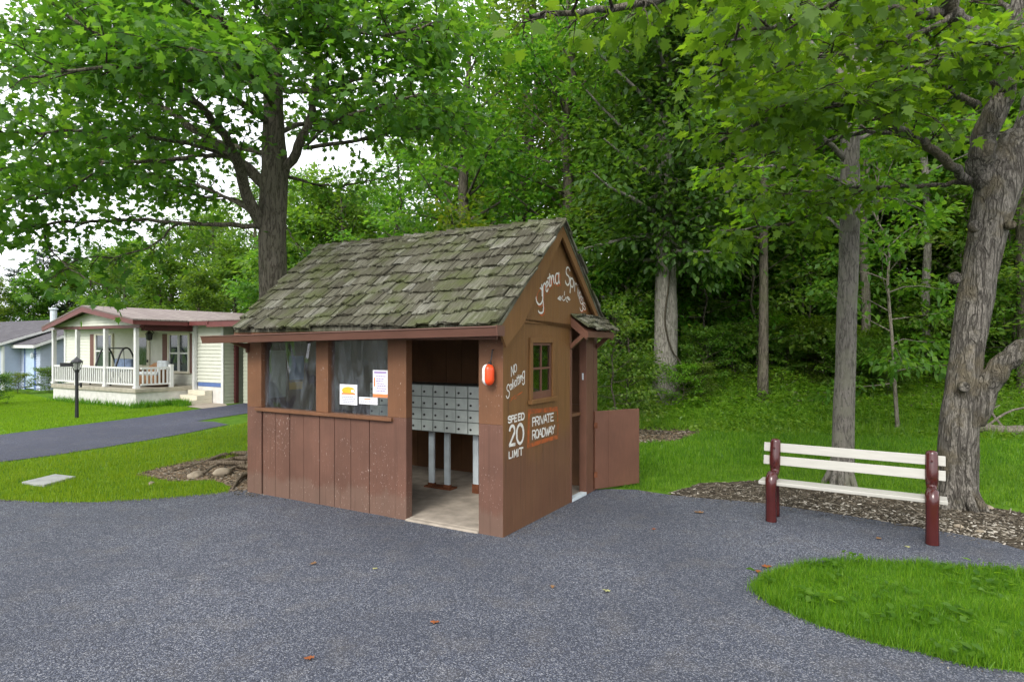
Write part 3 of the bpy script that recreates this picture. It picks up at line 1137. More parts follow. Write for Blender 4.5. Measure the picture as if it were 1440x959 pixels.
# bargeboards along the rakes, ending in a pointed tail
bw = .118
for s in (1, -1):
    if s > 0:
        tail = [gab(712.5, 489, .09), gab(737, 455, .09)]
        poly = [(YE + .02, roofz(YE + .02) - .02), (YR, ZP - .02), (YR, ZP - .02 - bw * 1.33), (tail[1][0], tail[1][1]), (tail[0][0], tail[0][1])]
    else:
        poly = [(YR, ZP - .02), (YB_, roofz(YB_) - .02), (YB_ - .01, roofz(YB_) - .12), (YR, ZP - .02 - bw * 1.33)]
    obj("bargeboard", MB().prism(poly, .06, .09), MAT['gable'], shed, bevel=.003)
obj("soffit", MB().prism([(YE + .04, roofz(YE + .04) - .05), (YR, ZP - .05), (YB_ - .02, roofz(YB_) - .05), (YB_ - .02, roofz(YB_) - .065), (YR, ZP - .066), (YE + .04, roofz(YE + .04) - .066)], -SL + .02, .059), MAT['inside'], shed)


# shakes
def shakes(mb, x0, x1, ya, za, yb2, zb, expo=.19, seed=1, jag=1.0):
    rr = random.Random(seed)
    d = Vector((0, yb2 - ya, zb - za))
    L = d.length
    d.normalize()
    nrm = Vector((1, 0, 0)).cross(d)
    if nrm.z < 0:
        nrm = -nrm
    s = 0
    c = 0
    while s < L - .05:
        x = x0 - rr.uniform(0, .1)
        while x < x1 - .02:
            w = rr.choice([.055, .075, .09, .11, .13, .16, .20]) * rr.uniform(.85, 1.1)
            xa, xb = max(x, x0 + rr.uniform(-.02, .02)), min(x + w - .006, x1 + rr.uniform(-.015, .025))
            x += w
            if xb - xa < .03:
                continue
            s0 = s + rr.uniform(-.034, .034) * jag
            s1 = min(s + expo + .16, L)
            th = rr.uniform(.018, .034)
            lift = rr.uniform(.0, .014)
            sk = rr.uniform(-.012, .012)
            yo = Vector((0, ya, za))
            nsg = 4
            vs = []
            for q, (ss, hh, bb) in enumerate(((s0, .022 + lift + th, .022 + lift), (s1, .012, .001))):
                for i in range(nsg + 1):
                    xx = xa + (xb - xa) * i / nsg + (sk if q == 0 else 0)
                    jz = rr.uniform(-.016, .016) * jag if q == 0 else 0
                    jh = rr.uniform(-.006, .006)
                    vs.append(yo + d * (ss + jz) + nrm * (hh + jh) + Vector((xx, 0, 0)))
                for i in range(nsg + 1):
                    xx = xa + (xb - xa) * i / nsg + (sk if q == 0 else 0)
                    vs.append(yo + d * ss + nrm * bb + Vector((xx, 0, 0)))
            m = nsg + 1
            fs = []
            for i in range(nsg):
                fs.append((i, i + 1, 2 * m + i + 1, 2 * m + i))          # top
                fs.append((i, m + i, m + i + 1, i + 1))                    # butt
                fs.append((m + i, 3 * m + i, 3 * m + i + 1, m + i + 1))    # underside
            fs.append((0, 2 * m, 3 * m, m))
            fs.append((nsg, m + nsg, 3 * m + nsg, 2 * m + nsg))
            mb.add(vs, fs)
        s += expo
        c += 1


RX0, RX1 = -SL + .02, .125
mb = MB()
shakes(mb, RX0, RX1, YE, ZE, YR, ZP, seed=4)
mb.prism([(YE + .03, roofz(YE + .03) - .045), (YR, ZP - .045), (YR, ZP - .0), (YE + .03, roofz(YE + .03) - .0)], RX0 + .02, RX1 - .03)
obj("shake_roof", mb, MAT['shake'], shed)
mb = MB()
shakes(mb, RX0, RX1, YB_, roofz(YB_), YR, ZP, seed=9)
mb.prism([(YB_ - .03, roofz(YB_ - .03) - .045), (YR + .001, ZP - .045), (YR + .001, ZP), (YB_ - .03, roofz(YB_ - .03))], RX0 + .02, RX1 - .03)
obj("shake_roof", mb, MAT['shake'], shed)
# ridge shakes
mb = MB()
rr = random.Random(3)
x = RX0
while x < RX1 - .05:
    L = min(rr.uniform(.12, .22), RX1 - .04 - x)
    for s in (1, -1):
        w = rr.uniform(.12, .15)
        a = rr.uniform(.024, .044)
        y1 = YR - s * w
        mb.add([(x, YR + s * .012, ZP + a + .016), (x, y1, roofz(y1) + a + .018), (x, y1, roofz(y1) + a - .006), (x, YR + s * .012, ZP + a - .012),
                (x + L + .05, YR + s * .012, ZP + .026), (x + L + .05, y1, roofz(y1) + .028), (x + L + .05, y1, roofz(y1) + .01), (x + L + .05, YR + s * .012, ZP + .004)],
               [(0, 1, 2, 3), (4, 7, 6, 5), (0, 4, 5, 1), (1, 5, 6, 2), (3, 2, 6, 7), (0, 3, 7, 4)])
    x += L
obj("ridge_cap", mb, MAT['shake'], shed)

# gutter: slopes gently, turns the corner at the right
def gprof(y, z):
    return [(y - .045, z), (y + .05, z), (y + .05, z + .085), (y + .044, z + .085), (y + .044, z + .008), (y - .046, z + .008), (y - .062, z + .082), (y - .075, z + .09), (y - .078, z + .082), (y - .066, z + .076)]


mb = MB()
yg = YE - .02
pa, pb = gprof(yg, 1.868), gprof(yg, 1.932)
m = len(pa)
x0, x1 = -4.20, .135
vs = [(x0, p[0], p[1]) for p in pa] + [(x1, p[0], p[1]) for p in pb]
fs = [(i, (i + 1) % m, m + (i + 1) % m, m + i) for i in range(m)] + [tuple(range(m))[::-1], tuple(range(m, 2 * m))]
mb.add(vs, fs)
gu = obj("gutter", mb, MAT['gutter'], shed)
obj("gutter_end", MB().prism([(yg - .077, 1.933), (yg + .048, 1.930), (yg + .048, 2.028), (yg - .09, 2.028)], .136, .148), MAT['gutter'], gu)
obj("eave_board", MB().prism([(YE + .032, 1.90), (YE + .05, 1.90), (YE + .05, roofz(YE + .05) - .07), (YE + .032, roofz(YE + .03) - .07)], -SL + .02, .058), MAT['trim'], shed)
# bracket at far end below the gutter
obj("gutter_bracket", MB().prism([(YE, 1.87), (-.001, 1.87), (-.001, 1.77), (-.03, 1.75), (-.04, 1.80)], -SL + .01, -SL + .045), MAT['trim'], shed)

# gable window
fr = MB()
fw = .055
z0, z1 = wz0, wz1
fr.box(.0025, .025, wy0 - fw, wy0, z0 - .0, z1 + fw).box(.0025, .025, wy1, wy1 + fw, z0, z1 + fw).box(.0025, .024, wy0, wy1, z1, z1 + fw)
win = obj("window", fr, MAT['gable'], shed, bevel=.003)
sash = MB()
sw = .028
sash.box(-.022, .002, wy0, wy0 + sw, z0, z1).box(-.022, .002, wy1 - sw, wy1, z0, z1).box(-.022, .002, wy0 + sw, wy1 - sw, z1 - sw, z1).box(-.022, .002, wy0 + sw, wy1 - sw, z0, z0 + .075)
ym, zm = (wy0 + wy1) / 2, (z0 + .075 + z1 - sw) / 2
sash.box(-.02, 0, ym - .011, ym + .011, z0 + .075, z1 - sw).box(-.019, -.001, wy0 + sw, ym - .011, zm - .011, zm + .011).box(-.019, -.001, ym + .011, wy1 - sw, zm - .011, zm + .011)
obj("sash", sash, MAT['trim'], win)
obj("pane", MB().box(-.014, -.010, wy0 + .01, wy1 - .01, z0 + .02, z1 - .01), MAT['glass'], win)
obj("sill", MB().box(.0025, .05, wy0 - fw - .02, wy1 + fw + .02, z0 - .045, z0 - .001), MAT['gable'], win, bevel=.003)

# hood over the doorway
hy0, hy1 = 1.50, 2.36
hz0, hz1, ho = 2.205, 2.035, .215
hood = obj("door_hood", MB().prism([(.019, hz0 - .03), (ho, hz1 - .03), (ho, hz1 - .055), (.019, hz0 - .055)], hy0 + .01, hy1 - .01, 'y'), MAT['trim'], shed)
mb = MB()
hm = Matrix(((0, -1, 0, 0), (1, 0, 0, 0), (0, 0, 1, 0), (0, 0, 0, 1)))     # (x, y) -> (-y, x)
shakes(mb, hy0, hy1, -ho - .04, hz1 - .03, -.02, hz0, expo=.12, seed=12)
mb.v = [tuple(hm @ Vector(q)) for q in mb.v]
obj("shake_roof", mb, MAT['shake'], hood)
for yy in (hy0 + .01, hy1 - .06):
    obj("rafter", MB().prism([(.019, hz0 - .056), (ho, hz1 - .056), (ho, hz1 - .125), (.019, hz0 - .14)], yy, yy + .05, 'y'), MAT['trim'], hood)
# (prism is built along x, so swap: x<->y) braces
for yy in (hy0 + .012, hy1 - .058):
    obj("brace", MB().prism([(.010, 1.80), (.010, 1.86), (ho - .06, hz1 - .055), (ho - .01, hz1 - .075)], yy, yy + .045, 'y'), MAT['trim'], hood)
obj("fascia", MB().box(ho + .001, ho + .018, hy0 + .008, hy1 - .008, hz1 - .10, hz1 - .032), MAT['trim'], hood)

# half door, swung open
hp = (-.0, 2.232)
hw = shed_w(.008, hp[1], 0)
ang = math.atan2(.354, .63) - RZ     # direction in the shelter's frame
dm = Matrix.Translation((.012, hp[1], 0)) @ Matrix.Rotation(ang, 4, 'Z')
mb = MB()
mb.box(.0, .205, -.018, .018, .03, 1.012, dm).box(.208, .72, -.018, .018, .03, 1.012, dm)
mb.box(.02, .70, .0185, .04, .15, .25, dm).box(.02, .70, .0185, .04, .75, .85, dm)
hd = obj("half_door", mb, MAT['trim'], shed, bevel=.003)
for z in (.18, .80):
    obj("hinge", MB().box(-.02, .03, -.026, -.0185, z, z + .07, dm), MAT['rust'], hd)
# little notice tags inside the rear wall and a latch plate on the post
obj("wall_tag", MB().box(-1.58, -1.36, SD - .05, SD - .036, 1.93, 1.985), MAT['lock'], shed)
obj("wall_tag", MB().box(-1.22, -1.13, SD - .05, SD - .036, 1.92, 1.965), MAT['galv'], shed)
obj("latch_plate", MB().box(-.05, -.03, dy1 - .004, dy1 - .0005, 1.42, 1.50), MAT['galv'], shed)

# ------------------------------------------------------------------ lettering
def arc(cx, cy, rx, ry, a0, a1, n=9):
    return [(cx + rx * math.cos(R(a0 + (a1 - a0) * i / n)), cy + ry * math.sin(R(a0 + (a1 - a0) * i / n))) for i in range(n + 1)]


GL = {
    'A': [[(0, 0), (.5, 1), (1, 0)], [(.2, .36), (.8, .36)]],
    'D': [[(0, 0), (0, 1), (.5, 1)] + arc(.45, .5, .55, .5, 90, -90) + [(0, 0)]],
    'E': [[(1, 1), (0, 1), (0, 0), (1, 0)], [(0, .52), (.8, .52)]],
    'I': [[(.5, 0), (.5, 1)]],
    'L': [[(0, 1), (0, 0), (1, 0)]],
    'M': [[(0, 0), (.06, 1), (.5, .25), (.94, 1), (1, 0)]],
    'N': [[(0, 0), (0, 1), (1, 0), (1, 1)]],
    'O': [arc(.5, .5, .5, .5, 90, 450, 18)],
    'P': [[(0, 0), (0, 1), (.5, 1)] + arc(.55, .75, .45, .25, 90, -90) + [(0, .5)]],
    'R': [[(0, 0), (0, 1), (.5, 1)] + arc(.55, .75, .45, .25, 90, -90) + [(0, .5)], [(.45, .5), (1, 0)]],
    'S': [arc(.5, .75, .48, .25, 20, 270) + arc(.5, .25, .5, .25, 90, -160)],
    'T': [[(.5, 0), (.5, 1)], [(0, 1), (1, 1)]],
    'V': [[(0, 1), (.5, 0), (1, 1)]],
    'W': [[(0, 1), (.27, 0), (.5, .8), (.73, 0), (1, 1)]],
    'Y': [[(0, 1), (.5, .48), (1, 1)], [(.5, .48), (.5, 0)]],
    '2': [arc(.5, .72, .46, .28, 165, -20) + [(.5, .35), (.02, .03), (1, .03)]],
    '0': [arc(.5, .5, .46, .5, 90, 450, 20)],
    # script letters; the box of a letter with a tail includes the tail
    'g_cap': [arc(.45, .66, .42, .33, 55, 345, 14), [(.88, .98), (.86, .5), (.95, .2)] + arc(.62, .10, .30, .10, 20, -170, 8)],
    'r': [[(.08, 1), (.2, .5), (.2, 0)], [(.2, .55), (.45, .9), (.75, 1), (.95, .85)]],
    'e': [[(.08, .45), (.85, .6)] + arc(.48, .62, .4, .37, 10, 180, 8) + arc(.5, .38, .42, .37, 180, 330, 8)],
    't': [[(.5, 1), (.38, .25), (.55, .02), (.9, .1)], [(0, .72), (.95, .78)]],
    'n': [[(.05, 1), (.15, .4), (.12, 0)], [(.15, .5), (.45, .95), (.72, .85), (.78, .3), (1, .05)]],
    'a': [arc(.45, .5, .42, .48, 60, 330, 12), [(.85, 1), (.82, .4), (1, .02)]],
    'S_script': [arc(.55, .76, .38, .23, 15, 260, 10) + arc(.45, .27, .42, .27, 75, -170, 10)],
    'p': [[(.1, 1), (.18, .4), (.05, 0)], arc(.52, .70, .38, .29, 160, -160, 12)],
    'i': [[(.5, .72), (.42, .25), (.6, 0)], [(.55, .97), (.58, 1.0)]],
    'g': [arc(.5, .74, .38, .26, 40, 340, 12), [(.9, 1), (.85, .35)] + arc(.5, .18, .36, .18, 0, -170, 8)],
    's': [arc(.52, .76, .36, .22, 30, 260, 8) + arc(.48, .26, .40, .25, 80, -160, 8)],
    'o': [arc(.5, .5, .42, .48, 90, 450, 14)],
    'l': [[(.6, 1), (.4, .3), (.6, 0)]],
    'c': [arc(.55, .5, .45, .48, 50, 310, 10)],
}


def ribbon(mb, pts, w, x, th=.0015):
    pts = [np.array(p) for p in pts]
    # drop doubles
    q = [pts[0]]
    for p in pts[1:]:
        if np.linalg.norm(p - q[-1]) > 1e-4:
            q.append(p)
    pts = q
    if len(pts) < 2:
        pts = [pts[0], pts[0] + np.array([.008, .008])]
    L, Rr = [], []
    for i, p in enumerate(pts):
        a, b = pts[max(i - 1, 0)], pts[min(i + 1, len(pts) - 1)]
        t = (b - a) / max(np.linalg.norm(b - a), 1e-6)
        nn = np.array([-t[1], t[0]])
        ww = w * .5 * random.uniform(.85, 1.1)
        ext = t * w * .3 * (-1 if i == 0 else 1 if i == len(pts) - 1 else 0)
        L.append(p + nn * ww + ext)
        Rr.append(p - nn * ww + ext)
    n = len(pts)
    j = random.uniform(0, .0006)
    vs = [(x + th + j, *l) for l in L] + [(x + th + j, *r) for r in Rr]
    fs = [(i + 1, i, n + i, n + i + 1) for i in range(n - 1)]
    mb.add(vs, fs)


def letter(mb, ch, box, w, zoom, x, dy=0.0, off=(0, 0), slant=0.0):
    """box: (x0, y0, x1, y1) in the enlarged picture; dy raises the right side"""
    ox, oy, sc = zoom
    x0, y0, x1, y1 = box
    for st in GL[ch]:
        pts = []
        for (a, b) in st:
            X = x0 + (x1 - x0) * a + slant * (b - .5)
            Y = y1 + (y0 - y1) * b - dy * (a - .5)
            pts.append(gab(ox + X / sc + off[0], oy + Y / sc + off[1]))
        # break the stroke at sharp corners so each arm keeps its width
        run = [pts[0]]
        for i in range(1, len(pts)):
            run.append(pts[i])
            if i < len(pts) - 1:
                a, b = np.subtract(pts[i], pts[i - 1]), np.subtract(pts[i + 1], pts[i])
                cs = np.dot(a, b) / max(np.linalg.norm(a) * np.linalg.norm(b), 1e-9)
                if cs < .6:
                    ribbon(mb, run, w, x + .0007 * (len(run) % 2))
                    run = [pts[i]]
        ribbon(mb, run, w, x)


Z1 = (730, 360, 9.59)
Z2 = (680, 490, 5.64)
arch = [('g_cap', (200, 425, 312, 770), 0), ('r', (275, 375, 335, 530), 30), ('e', (335, 345, 372, 480), 25), ('t', (362, 245, 412, 420), 25),
        ('n', (402, 258, 455, 390), 22), ('a', (463, 232, 522, 378), 10),
        ('S_script', (600, 152, 668, 395), -10), ('p', (662, 300, 718, 505), -20), ('r', (720, 362, 760, 490), -40), ('i', (752, 385, 792, 540), -30),
        ('n', (782, 478, 822, 590), -40), ('g', (790, 545, 845, 742), -40), ('s', (835, 632, 880, 725), -35)]
mb, mo = MB(), MB()
for i, (ch, bx, dy) in enumerate(arch):
    if i == 6:
        lo = obj("lettering", mb, MAT['white_paint'], gp)
        obj("letter_shadow", mo, MAT['orange_paint'], lo)
        mb, mo = MB(), MB()
    letter(mb, ch, bx, .020 if bx[0] < 700 else .0135, Z1, .0195, dy)
    if bx[0] < 560:
        letter(mo, ch, bx, .022, Z1, .0183, dy, off=(1.5, 3.0))
    elif bx[0] > 780:
        letter(mo, ch, bx, .02, Z1, .0183, dy, off=(.6, 1.6))
lo = obj("lettering", mb, MAT['white_paint'], gp)
obj("letter_shadow", mo, MAT['orange_paint'], lo)
mb = MB()
# little scroll ornament
for st in ([(500, 575), (530, 545), (548, 560), (540, 600), (505, 580)], [(520, 575), (545, 572)], [(590, 480), (588, 530)], [(565, 540), (555, 575), (575, 605), (600, 585), (605, 560)],
           [(605, 560), (622, 570), (615, 605), (632, 620)], [(625, 555), (640, 585), (670, 590), (645, 560), (630, 550)], [(640, 575), (655, 600)]):
    ribbon(mb, [gab(Z1[0] + a / Z1[2], Z1[1] + b / Z1[2]) for a, b in st], .012, .0195)
obj("painted_scroll", mb, MAT['white_paint'], gp)

mb, mo = MB(), MB()
for ch, bx, dy in [('N', (218, 138, 238, 215), 12), ('O', (240, 126, 260, 186), 10),
                   ('S_script', (178, 285, 206, 392), 14), ('o', (205, 283, 224, 325), 10), ('l', (222, 245, 234, 318), 4), ('i', (233, 252, 244, 312), 4), ('c', (243, 252, 257, 300), 8),
                   ('i', (256, 228, 266, 292), 4), ('t', (262, 212, 282, 286), 6), ('i', (279, 212, 289, 272), 4), ('n', (288, 212, 306, 262), 8), ('g', (303, 182, 326, 285), 12)]:
    letter(mb, ch, bx, .0125, Z2, .0015, dy)
obj("lettering", mb, MAT['white_paint'], gw)
mb = MB()
spd = [('S', (193, 537, 217, 588)), ('P', (221, 532, 241, 582)), ('E', (244, 527, 262, 577)), ('E', (273, 518, 292, 568)), ('D', (298, 512, 321, 562)),
       ('L', (200, 818, 219, 868)), ('I', (220, 812, 236, 862)), ('M', (240, 803, 263, 858)), ('I', (264, 796, 280, 850)), ('T', (281, 788, 311, 844)),
       ('P', (387, 549, 408, 612)), ('R', (412, 541, 436, 606)), ('I', (436, 538, 450, 599)), ('V', (449, 534, 477, 595)), ('A', (476, 525, 503, 588)), ('T', (501, 520, 528, 582)), ('E', (532, 515, 553, 572)),
       ('R', (386, 650, 409, 717)), ('O', (411, 643, 435, 708)), ('A', (434, 638, 462, 702)), ('D', (464, 632, 487, 695)), ('W', (487, 624, 519, 690)), ('A', (514, 620, 541, 680)), ('Y', (538, 612, 562, 670))]
for i, (ch, bx) in enumerate(spd):
    if i == 10:
        letter(mb, '2', (203, 612, 246, 768), .031, Z2, .0015, 10)
        letter(mb, '0', (258, 600, 317, 752), .031, Z2, .0015, 10)
        obj("lettering", mb, MAT['white_paint'], gw)
        mb = MB()
    letter(mb, ch, bx, .0165, Z2, .0015, 5)
obj("lettering", mb, MAT['white_paint'], gw)
for st, w in (([(352, 770), (356, 640), (360, 508)], .045), ([(356, 500), (470, 490), (582, 478)], .05), ([(584, 480), (588, 540), (586, 575)], .02), ([(590, 600), (588, 650), (588, 690)], .018),
              ([(352, 775), (450, 740), (585, 700)], .045), ([(205, 425), (228, 396)], .014), ([(222, 395), (250, 372)], .01), ([(262, 372), (305, 345)], .012), ([(240, 400), (262, 388)], .009)):
    pts = [gab(Z2[0] + a / Z2[2], Z2[1] + b / Z2[2]) for a, b in smooth_poly(st, 5, closed=False)]
    ribbon(mo, pts, w, .0006)
obj("painted_frame", mo, MAT['orange_paint'], gw)

# ================================================================== THINGS AT THE SHELTER
def local(o):
    o.location = (CX, CY, 0)
    o.rotation_euler = (0, 0, RZ)
    return o


# mailboxes
mbx = local(thing("mailbox_cluster", "grey bank of small locked mailboxes standing on three posts inside the shelter", "mailbox bank"))
bw_, bh = .176, .146
zb0 = .758
my = 1.17
ncol = 12
xr = -1.54 + 5 * bw_
xl = xr - ncol * bw_
obj("cabinet", MB().box(xl, xr, my, my + .38, zb0, zb0 + 4 * bh + .012), MAT['cabinet'], mbx, bevel=.004)
for c in range(ncol):
    for r in range(4):
        a, z = xl + c * bw_, zb0 + .006 + r * bh
        g = .009 if c % 3 == 0 else .005
        dmb = MB().box(a + g, a + bw_ - .005, my - .014 - random.uniform(0, .003), my - .0005, z + .005, z + bh - .005)
        dd = obj("mailbox_door", dmb, MAT['grey_box'], mbx, bevel=.002)
        obj("lock", MB().tube([(a + .045, my - .024, z + .06), (a + .045, my - .012, z + .06)], .014, 8), MAT['lock'], dd)
for c, r, m in ((9, 3, 'paper'),):
    pass
for s in (1.845, 1.60, 1.163, 2.75):
    lg = obj("leg", MB().box(-s - .04, -s + .04, my + .12, my + .155, .05, zb0 - .001), MAT['galv'], mbx, bevel=.004)
    obj("rusty_foot", MB().box(-s - .046, -s + .046, my + .112, my + .165, .03, .14 if s < 1.2 else .085), MAT['rust'], lg)
obj("foot_plate", MB().box(-1.93, -1.52, my + .08, my + .24, .029, .048), MAT['rust'], mbx)


# notices on the plexiglass
def front(px, d=.045):
    r = (px - 720) / F
    ox, oy = CX + W[0] * d, CY + W[1] * d
    s = (ox - r * oy) / (r * U[1] - U[0])
    return -s, oy + U[1] * s


def notice(pxa, pya, pxb, pyb, label):
    xa, Ya = front(pxa)
    xb, Yb = front(pxb)
    za, zb = EYE - (pya - HOR) / F * (Ya + Yb) / 2, EYE - (pyb - HOR) / F * (Ya + Yb) / 2
    o = local(tag(obj("notice", MB().box(xa, xb, .043, .0445, zb, za), MAT['paper']), label, "notice", "paper notices taped to the shelter window"))
    return o, xa, xb, zb, za


def ink(o, x0, x1, z0, z1, m, name="print_block"):
    obj(name, MB().box(x0, x1, .0415, .0428, z0, z1), MAT[m], o)


def lines(o, xa, xb, za, zb, rows, m='paper_ink'):
    mb = MB()
    rr = random.Random(int(xa * 1000))
    h = (zb - za) / rows
    for r in range(rows):
        x = xa + rr.uniform(0, .02)
        end = xb - rr.uniform(0, .05)
        while x < end:
            w = rr.uniform(.008, .03)
            mb.box(x, min(x + w, end), .0416, .0427, za + r * h + h * .28, za + r * h + h * .72)
            x += w + .006
    obj("text_lines", mb, MAT[m], o)


o, xa, xb, zb, za = notice(478, 540.5, 502.5, 569, "white notice with a yellow and orange round picture above grey text")
mb = MB()
hh = za - zb
mid = (xa + xb) / 2
mb.prism([(mid + .1 * math.cos(a), za - hh * .30 + .042 * math.sin(a)) for a in [2 * math.pi * i / 20 for i in range(20)]], .0416, .0428, 'y')
obj("yellow_picture", mb, MAT['paper_yellow'], o)
ink(o, xa + .03, xb - .03, za - hh * .50, za - hh * .42, 'paper_orange')
ink(o, xb - .09, xb - .045, za - hh * .38, za - hh * .26, 'paper')
lines(o, xa + .025, xb - .02, zb + hh * .08, zb + hh * .42, 4)
o, xa, xb, zb, za = notice(505, 558.5, 531, 568.5, "small wide notice low between the two taller sheets")
ink(o, xa + .08, xb - .10, za - .026, za - .014, 'paper_orange')
lines(o, xa + .02, xb - .02, zb + .012, za - .032, 3)
o, xa, xb, zb, za = notice(524.5, 520.5, 545.5, 559, "tall white notice with violet heading and an orange band at its foot")
hh = za - zb
ink(o, xa + .002, xb - .002, zb + .002, zb + hh * .13, 'paper_orange')
ink(o, xa + .02, xb - .02, za - hh * .12, za - hh * .05, 'paper_violet')
ink(o, xa + .015, xa + .035, za - hh * .6, za - hh * .28, 'paper_orange')
lines(o, xa + .04, xb - .015, zb + hh * .2, za - hh * .18, 7, 'paper_violet')

# sheets pinned on the end wall inside, seen through the other pane
for d0, d1, z0, z1, m, lb in ((.30, .56, 1.16, 1.78, 'paper_green', "tall pale green sheet pinned inside behind the window beside the corner post"),
                              (.62, .86, 1.38, 1.70, 'paper_blue', "blue sheet pinned inside behind the window, above a yellow one"),
                              (.62, .84, 1.25, 1.35, 'paper_yellow', "yellow sheet pinned inside behind the window below a blue one")):
    o = local(tag(obj("notice", MB().box(-SL + .0365, -SL + .040, d0, d1, z0, z1), MAT[m]), lb, "notice", "sheets pinned to the inside wall"))

# orange and white float hanging at the corner post
fl = local(thing("float", "orange and white plastic float hanging on a cord at the corner post", "float"))
fx, fz = -.115, 1.565
ax = Matrix.Translation((fx, -.075, fz)) @ Matrix.Diagonal((.74, .9, 1, 1))


def cap(r, h, n=8):
    pr = []
    for i in range(n + 1):
        a = math.pi / 2 * i / n
        pr.append((max(r * math.sin(a), .001), -h / 2 + r * (1 - math.cos(a))))
    for i in range(n + 1):
        a = math.pi / 2 * i / n
        pr.append((max(r * math.cos(a), .001), h / 2 - r + r * math.sin(a)))
    return pr


obj("float_body", MB().lathe(cap(.062, .205), 20, ax @ Matrix.Translation((.012, 0, 0))), MAT['orange_plastic'], fl, smooth=True)
obj("white_half", MB().lathe(cap(.055, .20), 20, ax @ Matrix.Translation((-.028, .0, .0))), MAT['white_plastic'], fl, smooth=True)
obj("cord", MB().tube([(fx + .015, -.03, fz + .23), (fx + .017, -.05, fz + .15), (fx + .012, -.075, fz + .098)], .006, 6), MAT['black'], fl)
obj("clip", MB().box(fx + .004, fx + .030, -.085, -.065, fz + .085, fz + .125), MAT['black'], fl)
obj("hook", MB().tube([(fx + .015, .002, fz + .24), (fx + .015, -.035, fz + .235)], .005, 6), MAT['black'], fl)
# ================================================================== BENCH
ba, bb = np.array([2.70, 6.53]), np.array([3.875, 5.77])
bd = bb - ba
BL = np.linalg.norm(bd)
bench = thing("park_bench", "white slatted park bench with glossy maroon cast end supports", "bench", (ba[0], ba[1], .009), math.atan2(bd[1], bd[0]))
# local: x along the bench, +y towards the back


def support(x):
    mb = MB()
    # front leg: rounded profile rising past the seat edge and bending back into the back post
    pts = [(x, .02, 0), (x, .018, .05), (x, .010, .20), (x, .004, .34), (x, .012, .415), (x, .045, .462), (x, .10, .462), (x, .165, .455),
           (x, .215, .475), (x, .235, .52), (x, .225, .57), (x, .228, .64), (x, .250, .74), (x, .262, .80), (x, .266, .822), (x, .268, .832)]
    rad = [.058, .056, .053, .054, .058, .058, .050, .044, .045, .050, .056, .056, .054, .052, .042, .016]
    mb.tube(smooth_poly(pts, 4, False), np.interp(np.linspace(0, len(rad) - 1, len(rad) * 4 - 3), np.arange(len(rad)), rad), 16, sy=.92)
    o = obj("support", mb, MAT['maroon'], bench, smooth=True)
    m2 = MB().tube(smooth_poly([(x, .17, .44), (x, .22, .36), (x, .25, .20), (x, .262, .0)], 4, False), np.linspace(.042, .045, 13), 14, sy=.9)
    obj("rear_leg", m2, MAT['maroon'], o, smooth=True)


support(0)
support(BL)
obj("seat", MB().box(-.13, BL + .12, .03, .135, .372, .408), MAT['slat'], bench, bevel=.006)
obj("seat", MB().box(-.13, BL + .12, .145, .26, .370, .406), MAT['slat'], bench, bevel=.006)
sl = Matrix.Translation((0, .262, .70)) @ Matrix.Rotation(R(-10), 4, 'X')
obj("back_slat", MB().box(-.115, BL + .11, -.018, .018, -.01, .085, sl), MAT['slat'], bench, bevel=.005)
obj("back_slat", MB().box(-.115, BL + .11, -.018, .018, -.148, -.052, sl), MAT['slat'], bench, bevel=.005)

for x in (-.0, BL):
    for z, y in ((.742, .205), (.60, .178)):
        obj("bolt", MB().tube([(x, y - .03, z), (x, y - .012, z)], .010, 8), MAT['maroon'], bench)
# ================================================================== LAMP POST
lx, ly = G(108, 588)
lamp = thing("lamp_post", "short black lamp post with lantern head and side name board on the front lawn", "lamp post", (lx, ly, 0))
obj("post", MB().tube([(0, 0, 0), (0, 0, .3), (0, 0, 1.16)], [.045, .04, .038], 12), MAT['black'], lamp, smooth=False)
obj("bracket_arm", MB().box(-.02, .12, -.015, .015, .83, .87).box(.09, .12, -.02, .02, .78, .9), MAT['black'], lamp)
obj("name_board", MB().box(-.42, -.06, -.012, .012, 1.30, 1.40), MAT['black'], lamp, bevel=.004)
lt = obj("lantern_frame", MB().lathe([(.05, 1.15), (.055, 1.2), (.075, 1.22), (.07, 1.225)], 8), MAT['black'], lamp)
lc = MB().lathe([(.13, 1.40), (.14, 1.42), (.10, 1.47), (.05, 1.51), (.015, 1.54), (.01, 1.56)], 8)
obj("lantern_cap", lc, MAT['black'], lamp)
for i in range(4):
    a = R(45 + 90 * i)
    obj("lantern_bar", MB().tube([(.068 * math.cos(a), .068 * math.sin(a), 1.22), (.125 * math.cos(a), .125 * math.sin(a), 1.405)], .009, 6), MAT['black'], lt)
obj("lantern_glass", MB().lathe([(.06, 1.226), (.115, 1.40)], 4), MAT['lantern_glass'], lt)

# ================================================================== CREAM HOUSE
HX, HY = -11.24, 18.7
house = thing("porch_house", "cream sided single storey house with gabled front porch and dull red trim", "house", (HX, HY, 0), RZ)


def hx(px, y):
    """photo column -> x on the house's plane at depth y"""
    r = (px - 720) / F
    ox, oy = HX + W[0] * y, HY + W[1] * y
    s = (ox - r * oy) / (r * U[1] - U[0])
    return -s


def hzv(px, py, y):
    x = hx(px, y)
    Y = HY + W[1] * y - U[1] * x
    return EYE - (py - HOR) / F * Y


